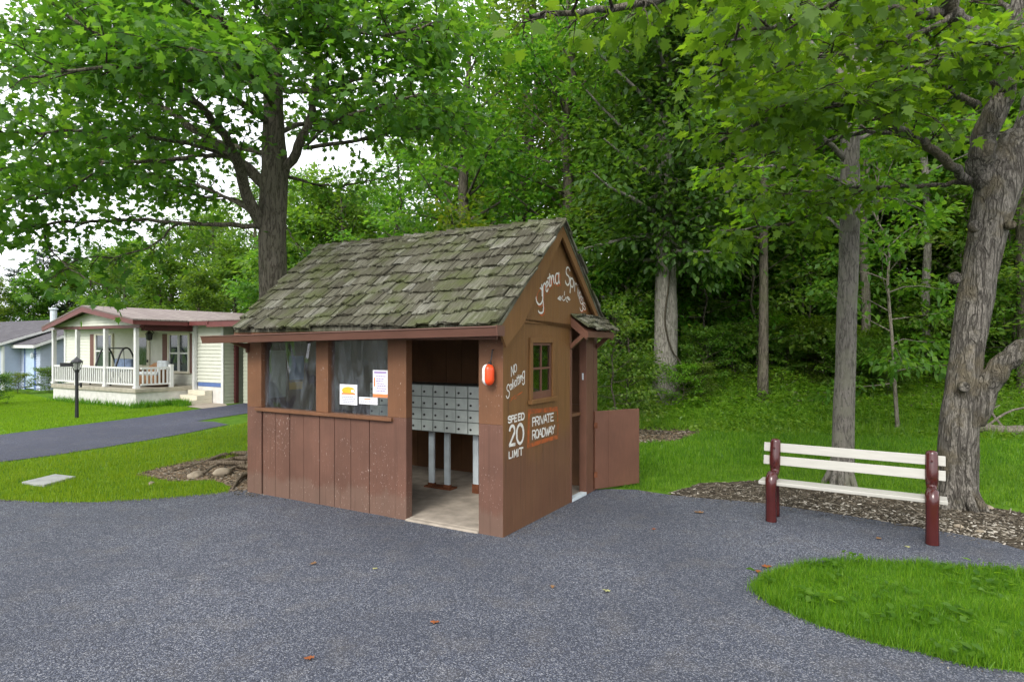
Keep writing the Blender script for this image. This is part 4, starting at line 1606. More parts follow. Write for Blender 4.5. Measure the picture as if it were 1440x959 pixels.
DY = 1.9
obj("porch_footing", MB().box(-4.95, 0, 0, DY - .01, -.05, .41), MAT['stucco'], house)
obj("porch_deck", MB().box(-5.0, .05, -.05, DY - .015, .411, .53), MAT['stone_cap'], house, bevel=.01)
for px in (75.5, 108.5, 148, 191):
    x = hx(px, .1)
    obj("porch_post", MB().box(x - .055, x + .055, .06, .17, .53, 2.36).box(x - .08, x + .08, .04, .19, .531, .60), MAT['white_trim'], house, bevel=.006)
obj("porch_post", MB().box(.06, .17, DY - .16, DY - .05, .41, 2.5), MAT['white_trim'], house, bevel=.006)


def railing(a, b):
    a, b = Vector(a), Vector(b)
    L = (b - a).length
    M = Matrix.Translation(a) @ Matrix.Rotation(math.atan2(b.y - a.y, b.x - a.x), 4, 'Z')
    o = obj("railing", MB().box(0, L, -.03, .03, 1.11, 1.17, M).box(0, L, -.022, .022, .62, .67, M), MAT['white_trim'], house)
    n = int(L / .125)
    bm_ = MB()
    for i in range(n):
        x = (i + .5) * L / n
        bm_.box(x - .02, x + .02, -.018, .018, .671, 1.109, M)
    obj("balusters", bm_, MAT['white_trim'], o)


pp = [hx(p, .1) for p in (75.5, 108.5, 148, 191)]
railing((pp[0] + .06, .115, 0), (pp[2] - .06, .115, 0))
railing((pp[2] + .06, .115, 0), (pp[3] - .06, .115, 0))
railing((-.06, .18, 0), (-.06, 1.06, 0))
obj("porch_post", MB().box(-.12, -.0, 1.06, 1.17, .53, 1.24), MAT['white_trim'], house, bevel=.006)

# walls
I4 = Matrix.Translation((0, DY, 0))
mb = MB().clap(-8.3, .165, .0, 2.46, I4, .115)
mb.box(-8.3, .165, DY + .021, DY + .12, 0, 2.46)
obj("front_wall", mb, MAT['siding'], house)
obj("end_wall", MB().box(-8.3, -8.18, DY + .121, 13, 0, 2.46), MAT['siding'], house)
obj("corner_trim", MB().box(-8.36, -8.24, DY - .04, DY - .016, 0, 2.46), MAT['white_trim'], house)
xr_ = hx(314.5, DY)
mb = MB().clap(.17, xr_, .66, 2.52, Matrix.Translation((0, DY - .03, 0)), .115)
mb.box(.17, xr_, DY - .008, DY + .2, .63, 2.52)
obj("wing_wall", mb, MAT['siding'], house)
obj("wing_footing", MB().box(.17, xr_, DY - .035, DY + .2, -.05, .52), MAT['stucco'], house)
obj("flashing", MB().box(.2, xr_ - .06, DY - .045, DY + .1, .525, .655), MAT['blue_trim'], house)
obj("corner_trim", MB().box(xr_ - .05, xr_ + .06, DY - .06, DY - .046, 0, 2.52), MAT['white_trim'], house)
mb = MB().clap(0, 1.0, .0, 2.5, Matrix.Translation((xr_ + .03, DY - .02, 0)) @ Matrix.Rotation(R(90), 4, 'Z'), .115)
obj("wing_wall", mb, MAT['siding_g'], house)
mb = MB().clap(xr_ + .3, xr_ + 4.2, .0, 2.55, Matrix.Translation((0, DY + .5, 0)), .115)
obj("garage_wall", mb, MAT['siding_g'], house)
xm = hx(325.5, DY + .35)
xm2 = hx(332, DY + .35)
obj("garage_post", MB().box(xm, xm2, DY + .33, DY + .45, 0, 2.55), MAT['dark_red'], house)
obj("garage_fascia", MB().box(xr_ - .15, xr_ + 4.4, DY - .42, DY - .36, 2.44, 2.60), MAT['red_trim'], house)
obj("garage_gutter", MB().box(xr_ - .1, xr_ + 4.4, DY - .52, DY - .425, 2.40, 2.48), MAT['red_trim'], house)
mb = MB()
mb.add([(.25, DY - .45, 2.62), (xr_ + 4.5, DY - .45, 2.62), (xr_ + 4.5, 8, 3.05), (.25, 8, 3.05), (.25, DY - .45, 2.59), (xr_ + 4.5, DY - .45, 2.59), (xr_ + 4.5, 8, 3.0), (.25, 8, 3.0)],
       [(0, 1, 2, 3), (7, 6, 5, 4), (0, 4, 5, 1), (1, 5, 6, 2), (3, 2, 6, 7), (0, 3, 7, 4)])
obj("wing_roof", mb, MAT['roof_pink'], house)
obj("wing_fascia", MB().box(.33, xr_ - .16, DY - .44, DY - .40, 2.46, 2.585), MAT['red_trim'], house)
# main gable roof, ridge front to back
xe0, ze0, xrg, zrg, xe1, ze1 = -5.15, 2.47, -2.55, 3.10, .32, 2.62
prof = [(xe0, ze0), (xrg, zrg), (xe1, ze1), (xe1, ze1 - .04), (xrg, zrg - .05), (xe0, ze0 - .04)]
obj("roof", MB().prism(prof, -.27, 13, 'y'), MAT['roof_pink'], house)
for q in ([(xe0 + .01, ze0 - .042), (xrg, zrg - .052), (xrg, zrg - .21), (xe0 + .01, ze0 - .17)], [(xrg + .001, zrg - .052), (xe1 - .01, ze1 - .042), (xe1 - .01, ze1 - .17), (xrg + .001, zrg - .21)]):
    obj("bargeboard", MB().prism(q, -.26, -.21, 'y'), MAT['red_trim'], house)
obj("eave_fascia", MB().box(xe1 - .04, xe1 - .012, -.205, DY - .46, ze1 - .17, ze1 - .045), MAT['red_trim'], house)
obj("porch_beam", MB().box(-.10, .10, .21, DY - .02, 2.28, 2.53), MAT['dark_red'], house)
obj("porch_beam", MB().box(-5.0, .10, .05, .20, 2.362, 2.45), MAT['red_trim'], house)
obj("porch_ceiling", MB().box(-4.99, -.11, .22, DY - .02, 2.46, 2.49), MAT['cream_trim'], house)


def pl(z):
    return xe0 + .15 + (z - 2.455) / (zrg - .17 - 2.455) * (xrg - xe0 - .15)


def pr(z):
    return xe1 - .15 - (z - 2.455) / (zrg - .17 - 2.455) * (xe1 - .15 - xrg)


obj("pediment", MB().clap(pl, pr, 2.455, zrg - .18, Matrix.Translation((0, .06, 0)), .09), MAT['siding'], house)
obj("side_roof", MB().add([(-8.7, DY - .4, 2.46), (-4.6, DY - .4, 2.50), (-4.6, 9, 2.95), (-8.7, 9, 2.9), (-8.7, DY - .4, 2.42), (-4.6, DY - .4, 2.46), (-4.6, 9, 2.9), (-8.7, 9, 2.85)],
    [(0, 1, 2, 3), (7, 6, 5, 4), (0, 4, 5, 1), (1, 5, 6, 2), (3, 2, 6, 7), (0, 3, 7, 4)]), MAT['roof_pink'], house)


def house_window(xa, xb, z0, z1, panes, shut):
    yf = DY - .016
    w = .07
    fr = MB().box(xa - w, xa, yf - .05, yf, z0 - w, z1 + w).box(xb, xb + w, yf - .05, yf, z0 - w, z1 + w).box(xa, xb, yf - .049, yf, z1, z1 + w).box(xa, xb, yf - .06, yf, z0 - w, z0)
    fo = obj("window", fr, MAT['cream_trim'], house)
    n = panes
    for i in range(n):
        a, b = xa + (xb - xa) * i / n, xa + (xb - xa) * (i + 1) / n
        obj("sash", MB().box(a + .01, a + .05, yf - .04, yf - .005, z0, z1).box(b - .05, b - .01, yf - .04, yf - .005, z0, z1).box(a + .05, b - .05, yf - .041, yf - .005, (z0 + z1) / 2 - .025, (z0 + z1) / 2 + .025), MAT['white_trim'], fo)
        obj("pane", MB().box(a + .03, b - .03, yf - .012, yf - .008, z0, z1), MAT['dark_glass'], fo)
    for s in shut:
        x0 = xa - w - .30 if s < 0 else xb + w + .02
        sh = MB().box(x0, x0 + .28, yf - .04, yf, z0 - .05, z1 + .05)
        for k in range(int((z1 - z0) / .07)):
            sh.box(x0 + .04, x0 + .24, yf - .048, yf - .0405, z0 + k * .07, z0 + k * .07 + .045)
        obj("shutter", sh, MAT['shutter'], house)


house_window(hx(136, DY), hx(159, DY), 1.05, 2.2, 1, (-1,))
house_window(hx(239.5, DY), hx(267, DY), .98, 2.17, 2, (-1, 1))
xa, xb = hx(195.5, DY), hx(209, DY)
dr = obj("door", MB().box(xa - .12, xb + .12, DY - .05, DY - .017, .53, 2.3), MAT['cream_trim'], house)
obj("door_glass", MB().box(xa + .04, xb - .04, DY - .058, DY - .051, 1.15, 2.1), MAT['dark_glass'], dr)
obj("handle", MB().box(xb + .03, xb + .07, DY - .09, DY - .051, 1.25, 1.33), MAT['black'], dr)
xl_ = hx(218, DY)
wl = obj("wall_lantern", MB().lathe([(.02, 2.0), (.09, 2.03), (.11, 2.2), (.13, 2.22), (.03, 2.33)], 6, Matrix.Translation((xl_, DY - .2, 0))), MAT['black'], house)
obj("lantern_arm", MB().tube([(xl_, DY - .2, 2.33), (xl_, DY - .14, 2.38), (xl_, DY - .03, 2.25)], .015, 6), MAT['black'], wl)
for i in range(3):
    obj("porch_step", MB().box(.06, .95, 1.05 + i * .27, DY - .06, i * .14, i * .14 + .139), MAT['cream_trim'], house, bevel=.01)

# things on the porch
sw = thing("porch_swing", "black framed porch swing with blue grey cushions behind the white railing", "porch swing", tuple(Vector((HX, HY, 0)) + Vector((W[0] * .95 - U[0] * hx(163, .95), W[1] * .95 - U[1] * hx(163, .95), .53))), RZ)
fm = MB()
for x in (-.62, .62):
    fm.tube(smooth_poly([(x, -.5, 0), (x, -.2, 1.0), (x, 0, 1.22), (x, .2, 1.0), (x, .5, 0)], 5, False), .028, 8)
fm.tube([(-.62, 0, 1.21), (.62, 0, 1.21)], .025, 8)
obj("frame", fm, MAT['black'], sw, smooth=True)
obj("seat", MB().box(-.5, .5, -.2, .25, .42, .54), MAT['cushion'], sw, bevel=.04)
obj("backrest", MB().box(-.5, .5, .2, .32, .5, .85), MAT['cushion'], sw, bevel=.04)
for x in (-.45, .45):
    obj("hanger", MB().tube([(x, .05, .5), (x, 0, 1.21)], .01, 6), MAT['black'], sw)
wc = thing("wicker_chair", "brown wicker armchair with pale cushions beside the porch post", "armchair", tuple(Vector((HX, HY, 0)) + Vector((W[0] * .95 - U[0] * hx(215, .95), W[1] * .95 - U[1] * hx(215, .95), .53))), RZ + R(15))
mb = MB()
bk = [(-.5, .0), (-.5, .45), (-.42, .62), (-.2, .74), (0, .77), (.2, .74), (.42, .62), (.5, .45), (.5, .0)]
obj("backrest", MB().prism(bk, .25, .33, 'y'), MAT['wicker'], wc)
obj("seat", MB().box(-.48, .48, -.3, .249, .05, .36), MAT['wicker'], wc, bevel=.03)
obj("armrest", MB().box(-.56, -.49, -.3, .24, .05, .55), MAT['wicker'], wc, bevel=.03)
obj("armrest", MB().box(.49, .56, -.3, .24, .05, .55), MAT['wicker'], wc, bevel=.03)
obj("cushion", MB().box(.05, .47, .08, .22, .37, .82), MAT['cushion_w'], wc, bevel=.05)
obj("cushion", MB().box(-.44, .44, -.28, .07, .361, .47), MAT['cushion_w'], wc, bevel=.05)

# ================================================================== BLUE HOUSE
BX, BY = -19.13, 25.4
bh_ = thing("blue_house", "pale blue sided house with dark grey roofs and blue door surround", "house", (BX, BY, 0), RZ)
mb = MB().clap(-1.65, -1.35, 0, 1.80, Matrix.Translation((0, 0, 0)), .1)
mb.clap(-.45, 0, 0, 1.80, Matrix.Translation((0, 0, 0)), .1)
mb.box(-1.65, -1.35, .021, .1, 0, 1.8).box(-.45, 0, .021, .1, 0, 1.8)
obj("entry_front_wall", mb, MAT['siding_b'], bh_)
RM = Matrix.Translation((0, 0, 0)) @ Matrix.Rotation(R(90), 4, 'Z')
mb = MB()
z = 0
while z < 3.0:
    lim = lambda zz: max(.0, (zz - 1.78) / .4)
    if lim(z) < 3:
        mb.add([RM @ Vector(q) for q in [(lim(z), -.014, z), (4, -.014, z), (4, 0, z + .1), (lim(z + .1), 0, z + .1)]], [(0, 1, 2, 3)])
    z += .1
mb.box(-.12, -.02, .12, 4, 0, 1.75)
obj("entry_side_wall", mb, MAT['siding_b'], bh_)
d = obj("door", MB().box(-1.28, -.50, -.01, .06, .05, 1.76), MAT['blue_door'], bh_)
obj("handle", MB().box(-.60, -.56, -.05, -.011, .85, .92), MAT['galv'], d)
obj("door_trim", MB().box(-1.35, -1.285, -.03, .02, 0, 1.78).box(-.495, -.36, -.03, .02, 0, 1.78), MAT['blue_trim'], bh_)
obj("wall_lantern", MB().lathe([(.02, 1.30), (.06, 1.33), (.075, 1.45), (.02, 1.55)], 6, Matrix.Translation((-.43, -.12, 0))), MAT['galv'], bh_)
ER = [(-.35, 1.80), (3.2, 3.22), (3.2, 3.27), (-.35, 1.86)]
obj("entry_roof", MB().prism(ER, -1.64, .28, 'x'), MAT['roof_grey'], bh_)
obj("entry_rake", MB().prism([(-.36, 1.72), (3.2, 3.12), (3.2, 3.24), (-.36, 1.83)], .281, .31, 'x'), MAT['white_trim'], bh_)
obj("entry_fascia", MB().box(-1.64, .28, -.385, -.351, 1.72, 1.84), MAT['white_trim'], bh_)
mb = MB()
z = 0
RM2 = Matrix.Translation((-1.66, 0, 0)) @ Matrix.Rotation(R(90), 4, 'Z')
while z < 2.9:
    y0 = max(-.7, -.9 + (z + .1 - 1.86) / .355)
    if y0 < 3.5:
        mb.add([RM2 @ Vector(q) for q in [(y0, -.014, z), (3.5, -.014, z), (3.5, 0, z + .1), (y0, 0, z + .1)]], [(0, 1, 2, 3)])
    z += .1
mb.box(-14, -1.70, -.7, -.6, 0, 1.9).box(-1.80, -1.70, -.59, 3.5, 0, 1.9)
obj("main_wall", mb, MAT['siding_b'], bh_)
obj("downspout", MB().box(-1.64, -1.56, -.70, -.62, 0, 1.80), MAT['white_trim'], bh_)
MR = [(-1.0, 1.88), (2.2, 3.02), (5.4, 1.88), (5.4, 1.82), (2.2, 2.95), (-1.0, 1.82)]
mr = obj("main_roof", MB().prism(MR, -14, -1.42, 'x'), MAT['roof_grey'], bh_)
obj("main_rake", MB().prism([(-1.01, 1.76), (2.2, 2.89), (2.2, 3.0), (-1.01, 1.86)], -1.419, -1.39, 'x'), MAT['white_trim'], bh_)
vx = -2.6
obj("roof_vent", MB().lathe([(.13, 2.7), (.13, 3.42), (.18, 3.43), (.18, 3.47), (.1, 3.5)], 12, Matrix.Translation((vx, 1.6, 0))), MAT['galv'], mr)

# ================================================================== SMALL THINGS ON THE GROUND
sp_ = [G(*p) for p in [(30, 681), (78, 669.5), (107, 673), (62, 685)]]
mb = MB()
mb.v = [(x, y, 0.0) for x, y in sp_] + [(x, y, .035) for x, y in sp_]
mb.f = [(0, 1, 2, 3), (7, 6, 5, 4), (0, 4, 5, 1), (1, 5, 6, 2), (2, 6, 7, 3), (3, 7, 4, 0)]
tag(obj("concrete_cover", mb, MAT['slabstone'], bevel=.008), "pale grey concrete cover set in the grass near the driveway", "cover slab")


def rock(x, y, s, seed, label, group=None, mat='stone', flat=.55):
    bm = bmesh.new()
    bmesh.ops.create_icosphere(bm, subdivisions=3, radius=1)
    for v in bm.verts:
        q = v.co.copy()
        k = 1 + .35 * noise.noise(q * 1.1 + Vector((seed, 0, 0))) + .12 * noise.noise(q * 3 + Vector((seed, 4, 0)))
        v.co = Vector((q.x * k * s, q.y * k * s * .75, q.z * k * s * flat))
    me = bpy.data.meshes.new("rock")
    bm.to_mesh(me)
    bm.free()
    me.materials.append(MAT[mat])
    me.polygons.foreach_set('use_smooth', [True] * len(me.polygons))
    o = link("rock", me)
    o.location = (x, y, s * flat * .45 + float(hz(x, y)))
    o.rotation_euler = (0, 0, seed)
    return tag(o, label, "rock", group)


x, y = G(275, 671)
rock(x, y, .11, 1.3, "rounded tan rock, left of the two on the bare soil")
x, y = G(313, 668)
rock(x, y, .13, 4.1, "larger flat tan rock on the bare soil, nearer the shelter")
x, y = G(212, 681)
rock(x, y, .05, 7.7, "small pale stone lying alone in the grass left of the bare soil")
for i, (px, py, s, lb) in enumerate([(1348, 741, .055, "widest pale stone on the mulch below the right tree"), (1378, 748, .04, "pale stone near the asphalt edge at the far right"),
                                     (1336, 746, .03, "small pale stone beside the bench's right support"), (1391, 715, .06, "long pale stone beyond the right tree's foot")]):
    x, y = G(px, py)
    rock(x, y, s, i * 2.3 + .4, lb, "pale stones on the mulch bed", flat=.4)

# fallen leaves on the asphalt
lf = np.array([(0, 0), (.25, -.05), (.2, .2), (.5, .35), (.25, .5), (.22, .75), (0, 1)])


def fallen(px, py, s, mat, label, k):
    x, y = G(px, py)
    mb = MB()
    out = [(a, b) for a, b in lf] + [(-a, b) for a, b in lf[1:-1][::-1]]
    rr = random.Random(k)
    mb.v = [(a * s, (b - .5) * s, .006 + .008 * rr.random() + .05 * s * abs(a)) for a, b in out]
    mb.f = [tuple(range(len(out)))]
    o = obj("fallen_leaf", mb, MAT[mat])
    o.location = (x, y, .010)
    o.rotation_euler = (0, 0, rr.uniform(0, 6.28))
    return tag(o, label, "leaf", "dry leaves on the asphalt")


for i, (px, py, s, m, lb) in enumerate([
        (434, 929, .06, 'dry_leaf', "orange dry leaf nearest the viewer on the asphalt"), (612, 878, .06, 'dry_leaf', "orange leaf alone mid asphalt, right of the nearest leaf"),
        (440, 795, .06, 'dry_leaf_b', "brown leaf on the asphalt in front of the window wall"), (528, 802, .04, 'pale_leaf', "pale scrap of leaf in front of the shelter opening"),
        (852, 833, .06, 'pale_leaf', "pale yellow leaf on the asphalt before the gable wall"), (777, 828, .05, 'dry_leaf_b', "brown leaf on the asphalt just left of a pale yellow leaf"),
        (1079, 799, .08, 'dry_leaf', "reddish leaf at the upper left rim of the grass island"), (1066, 806, .06, 'dry_leaf', "reddish leaf just outside the tip of the grass island"),
        (982, 722, .10, 'dry_leaf_b', "brown leaf with stalk on the asphalt left of the bench"), (920, 746, .05, 'dry_leaf', "small reddish leaf between half door and bench"),
        (1235, 759, .06, 'dry_leaf_b', "tan leaf under the bench seat"), (1275, 771, .05, 'pale_leaf', "pale scrap of leaf in front of the bench's right support")]):
    fallen(px, py, s, m, lb, i)

# fallen log and loose branches beyond the lawn at the right
lx0 = P(1376, 598, 12.9)
lx1 = P(1475, 622, 12.2)
log = thing("fallen_log", "weathered fallen log lying at the wood edge beyond the right tree", "log", (lx0.x, lx0.y, float(hz(lx0.x, lx0.y))))
lgp = [Vector((0, 0, .16)), Vector((.5, -.15, .10)), Vector((1.1, -.4, .10)), Vector((1.9, -.7, .12))]
obj("trunk", MB().tube(smooth_poly(lgp, 5, False), np.linspace(.10, .15, 16), 12, rough=.3), MAT['bark_pale'], log, smooth=True)
for a, b, c in (((.2, 0, .2), (.8, .1, .5), (1.7, .1, .62)), ((.9, -.3, .2), (1.2, -.1, .7), (1.5, -.1, 1.1)), ((.4, -.1, .2), (.5, .3, .45), (.9, .6, .55))):
    obj("dead_branch", MB().tube(smooth_poly([a, b, c], 4, False), np.linspace(.03, .012, 9), 6, rough=.2), MAT['bark_pale'], log, smooth=True)
# ================================================================== TREES
MAPLE_R = [(0, 0), (.20, -.06), (.45, .06), (.26, .18), (.60, .46), (.33, .44), (.30, .62), (.13, .66), (0, 1.04)]
mv = [(x, y, -.10 * abs(x) - .10 * y * y) for x, y in MAPLE_R] + [(-x, y, -.10 * abs(x) - .10 * y * y) for x, y in MAPLE_R[1:-1]]
mv = [(a, b - .1, c) for a, b, c in mv]
rh = list(range(0, 9))
lh = [0] + list(range(9, 16)) + [8]
MAPLE = (mv, [tuple(rh), tuple(lh[::-1])])


class Foliage:
    def __init__(self):
        self.p, self.d, self.n, self.s = [], [], [], []

    def add(self, p, d, n, s):
        self.p.append(p)
        self.d.append(d)
        self.n.append(n)
        self.s.append(s)

    def arrays(self):
        return [np.concatenate(a) for a in (self.p, self.d, self.n, self.s)]


def along(pts, t):
    """points and tangents on a polyline at parameters t in 0..1"""
    pts = np.asarray(pts, float)
    seg = np.linalg.norm(np.diff(pts, axis=0), axis=1)
    cs = np.concatenate([[0], np.cumsum(seg)])
    L = cs[-1]
    u = np.clip(np.asarray(t) * L, 0, L - 1e-6)
    i = np.clip(np.searchsorted(cs, u, side='right') - 1, 0, len(seg) - 1)
    f = (u - cs[i]) / np.maximum(seg[i], 1e-9)
    p = pts[i] + (pts[i + 1] - pts[i]) * f[:, None]
    tg = (pts[i + 1] - pts[i]) / np.maximum(seg[i], 1e-9)[:, None]
    return p, tg, L


def leafy(fo, pts, n, w, size, g, t0=.1, droop=.35, flat=.35, tilt=.45):
    """n leaves about a twig"""
    if n < 1:
        return
    t = g.uniform(t0, 1.04, n) ** .85
    p, tg, L = along(pts, t)
    off = g.normal(0, 1, (n, 3)) * np.array([w, w, w * flat])
    p = p + off
    d = nrmz(off) * .8 + tg * .6 + g.normal(0, .35, (n, 3))
    d[:, 2] -= droop
    nn = np.column_stack([g.normal(0, tilt, n), g.normal(0, tilt, n), np.ones(n)])
    fo.add(p, d, nn, size * g.uniform(.65, 1.25, n))


def side_branches(fo, wood, pts, g, step, length, nleaf, w, size, t0=.2, r=.012, up=.12, twigs=True, tilt=.45, flat=.35, droop=.35, nseg=5):
    """secondary branches left and right of a limb, with leaves"""
    _, _, L = along(pts, np.array([0.]))
    k = max(1, int(L * (1 - t0) / step))
    sgn = 1
    for i in range(k):
        t = t0 + (1 - t0) * (i + g.uniform(.2, .8)) / k
        p, tg, _ = along(pts, np.array([t]))
        p, tg = p[0], tg[0]
        side = np.cross(tg, [0, 0, 1])
        ln = np.linalg.norm(side)
        if ln < .25:
            a = g.uniform(0, 6.28)
            side = np.array([math.cos(a), math.sin(a), 0])
        else:
            side /= ln
        sgn = -sgn
        d = tg * g.uniform(.35, .9) + side * sgn * g.uniform(.5, 1.1) + np.array([0, 0, up + g.normal(0, .18)])
        d /= np.linalg.norm(d)
        l = length * g.uniform(.55, 1.2) * (1 - .35 * t)
        q = [p]
        dd = d.copy()
        for j in range(4):
            dd = dd + g.normal(0, .13, 3) + np.array([0, 0, -.05])
            dd /= np.linalg.norm(dd)
            q.append(q[-1] + dd * l / 4)
        if wood is not None:
            wood.tube(q, [r, r * .8, r * .6, r * .42, r * .25], nseg, cap=False)
        leafy(fo, q, int(nleaf * g.uniform(.6, 1.3)), w, size, g, tilt=tilt, flat=flat, droop=droop)
        if twigs:
            for j in range(3):
                tt = g.uniform(.25, .95)
                pp_, tg2, _ = along(q, np.array([tt]))
                s2 = np.cross(tg2[0], [0, 0, 1]) * (1 if j % 2 else -1)
                d2 = tg2[0] * .7 + s2 * g.uniform(.4, 1) + g.normal(0, .15, 3)
                d2 /= np.linalg.norm(d2)
                l2 = l * g.uniform(.3, .55)
                q2 = [pp_[0], pp_[0] + d2 * l2 * .5, pp_[0] + d2 * l2 + np.array([0, 0, -.06])]
                if wood is not None:
                    wood.tube(q2, [r * .45, r * .35, r * .2], 3, cap=False)
                leafy(fo, q2, int(nleaf * .45), w * .8, size, g, tilt=tilt, flat=flat, droop=droop)
    # leaves at the limb's tip
    leafy(fo, np.asarray(pts)[-2:], int(nleaf * .8), w, size, g, tilt=tilt, flat=flat, droop=droop)


def near_tree(name, label, base, trunk, trad, limbs, leafmat, barkmat, seed, lsize, group=None, nseg=22, trunk_rough=.09, roots=True, crown_name="crown", keep=None):
    """trunk: list of world points; limbs: (points, r0, r1, dict(side branch settings))"""
    g = np.random.default_rng(seed)
    root = thing(name, label, "tree", base, 0, group)
    b = np.array(base)
    tm = MB()
    tp = smooth_poly([np.array(p) - b for p in trunk], 8, False)
    n = len(tp)
    rr = np.interp(np.linspace(0, 1, n), np.linspace(0, 1, len(trad)), trad)
    tm.tube(tp, rr, nseg, rough=trunk_rough, seed=seed)
    if roots:
        r0 = trad[0]
        for k in range(7):
            a = k * 6.283 / 7 + g.uniform(-.3, .3)
            o = np.array([math.cos(a), math.sin(a), 0])
            tm.tube([tp[0] + o * r0 * .35 + np.array([0, 0, .55]), tp[0] + o * r0 * .75 + np.array([0, 0, .24]), tp[0] + o * r0 * 1.2 + np.array([0, 0, .08]), tp[0] + o * r0 * 1.7 + np.array([0, 0, .0])], [r0 * .22, r0 * .26, r0 * .2, r0 * .1], 8, rough=.2)
    to = obj("trunk", tm, MAT[barkmat], root, smooth=True)
    fo = Foliage()
    tw = MB()
    for pts, r0, r1, st in limbs:
        q = smooth_poly([np.array(p) - b for p in pts], 5, False)
        q = [p + g.normal(0, .012, 3) for p in q]
        lm = MB().tube(q, np.linspace(r0, r1, len(q)), max(6, int(8 + r0 * 60)), rough=.10, seed=seed)
        obj("limb", lm, MAT[st.pop('bark', barkmat)], root, smooth=True)
        if st.pop('bare', False):
            continue
        side_branches(fo, tw, q, g, size=lsize * st.pop('ls', 1.0), **st)
    obj("twigs", tw, MAT['twig'], root, smooth=True)
    p, d, nn, s = fo.arrays()
    if keep is not None:
        k = keep(p + b, g)
        p, d, nn, s = p[k], d[k], nn[k], s[k]
    me = scatter(crown_name, MAPLE[0], MAPLE[1], p, d, nn, s, MAT[leafmat])
    link(crown_name, me, root)
    print(name, "leaves", len(p))
    return root


# ---- the maple behind the shelter
mb_ = G(384, 668)
mx, my_ = (384 - 720) / F * 10.3, 10.3
std = dict(step=.17, length=1.15, nleaf=40, w=.24, t0=.16, flat=.75, tilt=.6, up=.15)


def lim(pts, r0, r1, **kw):
    s = dict(std)
    s.update(kw)
    return ([P(*p) for p in pts], r0, r1, s)


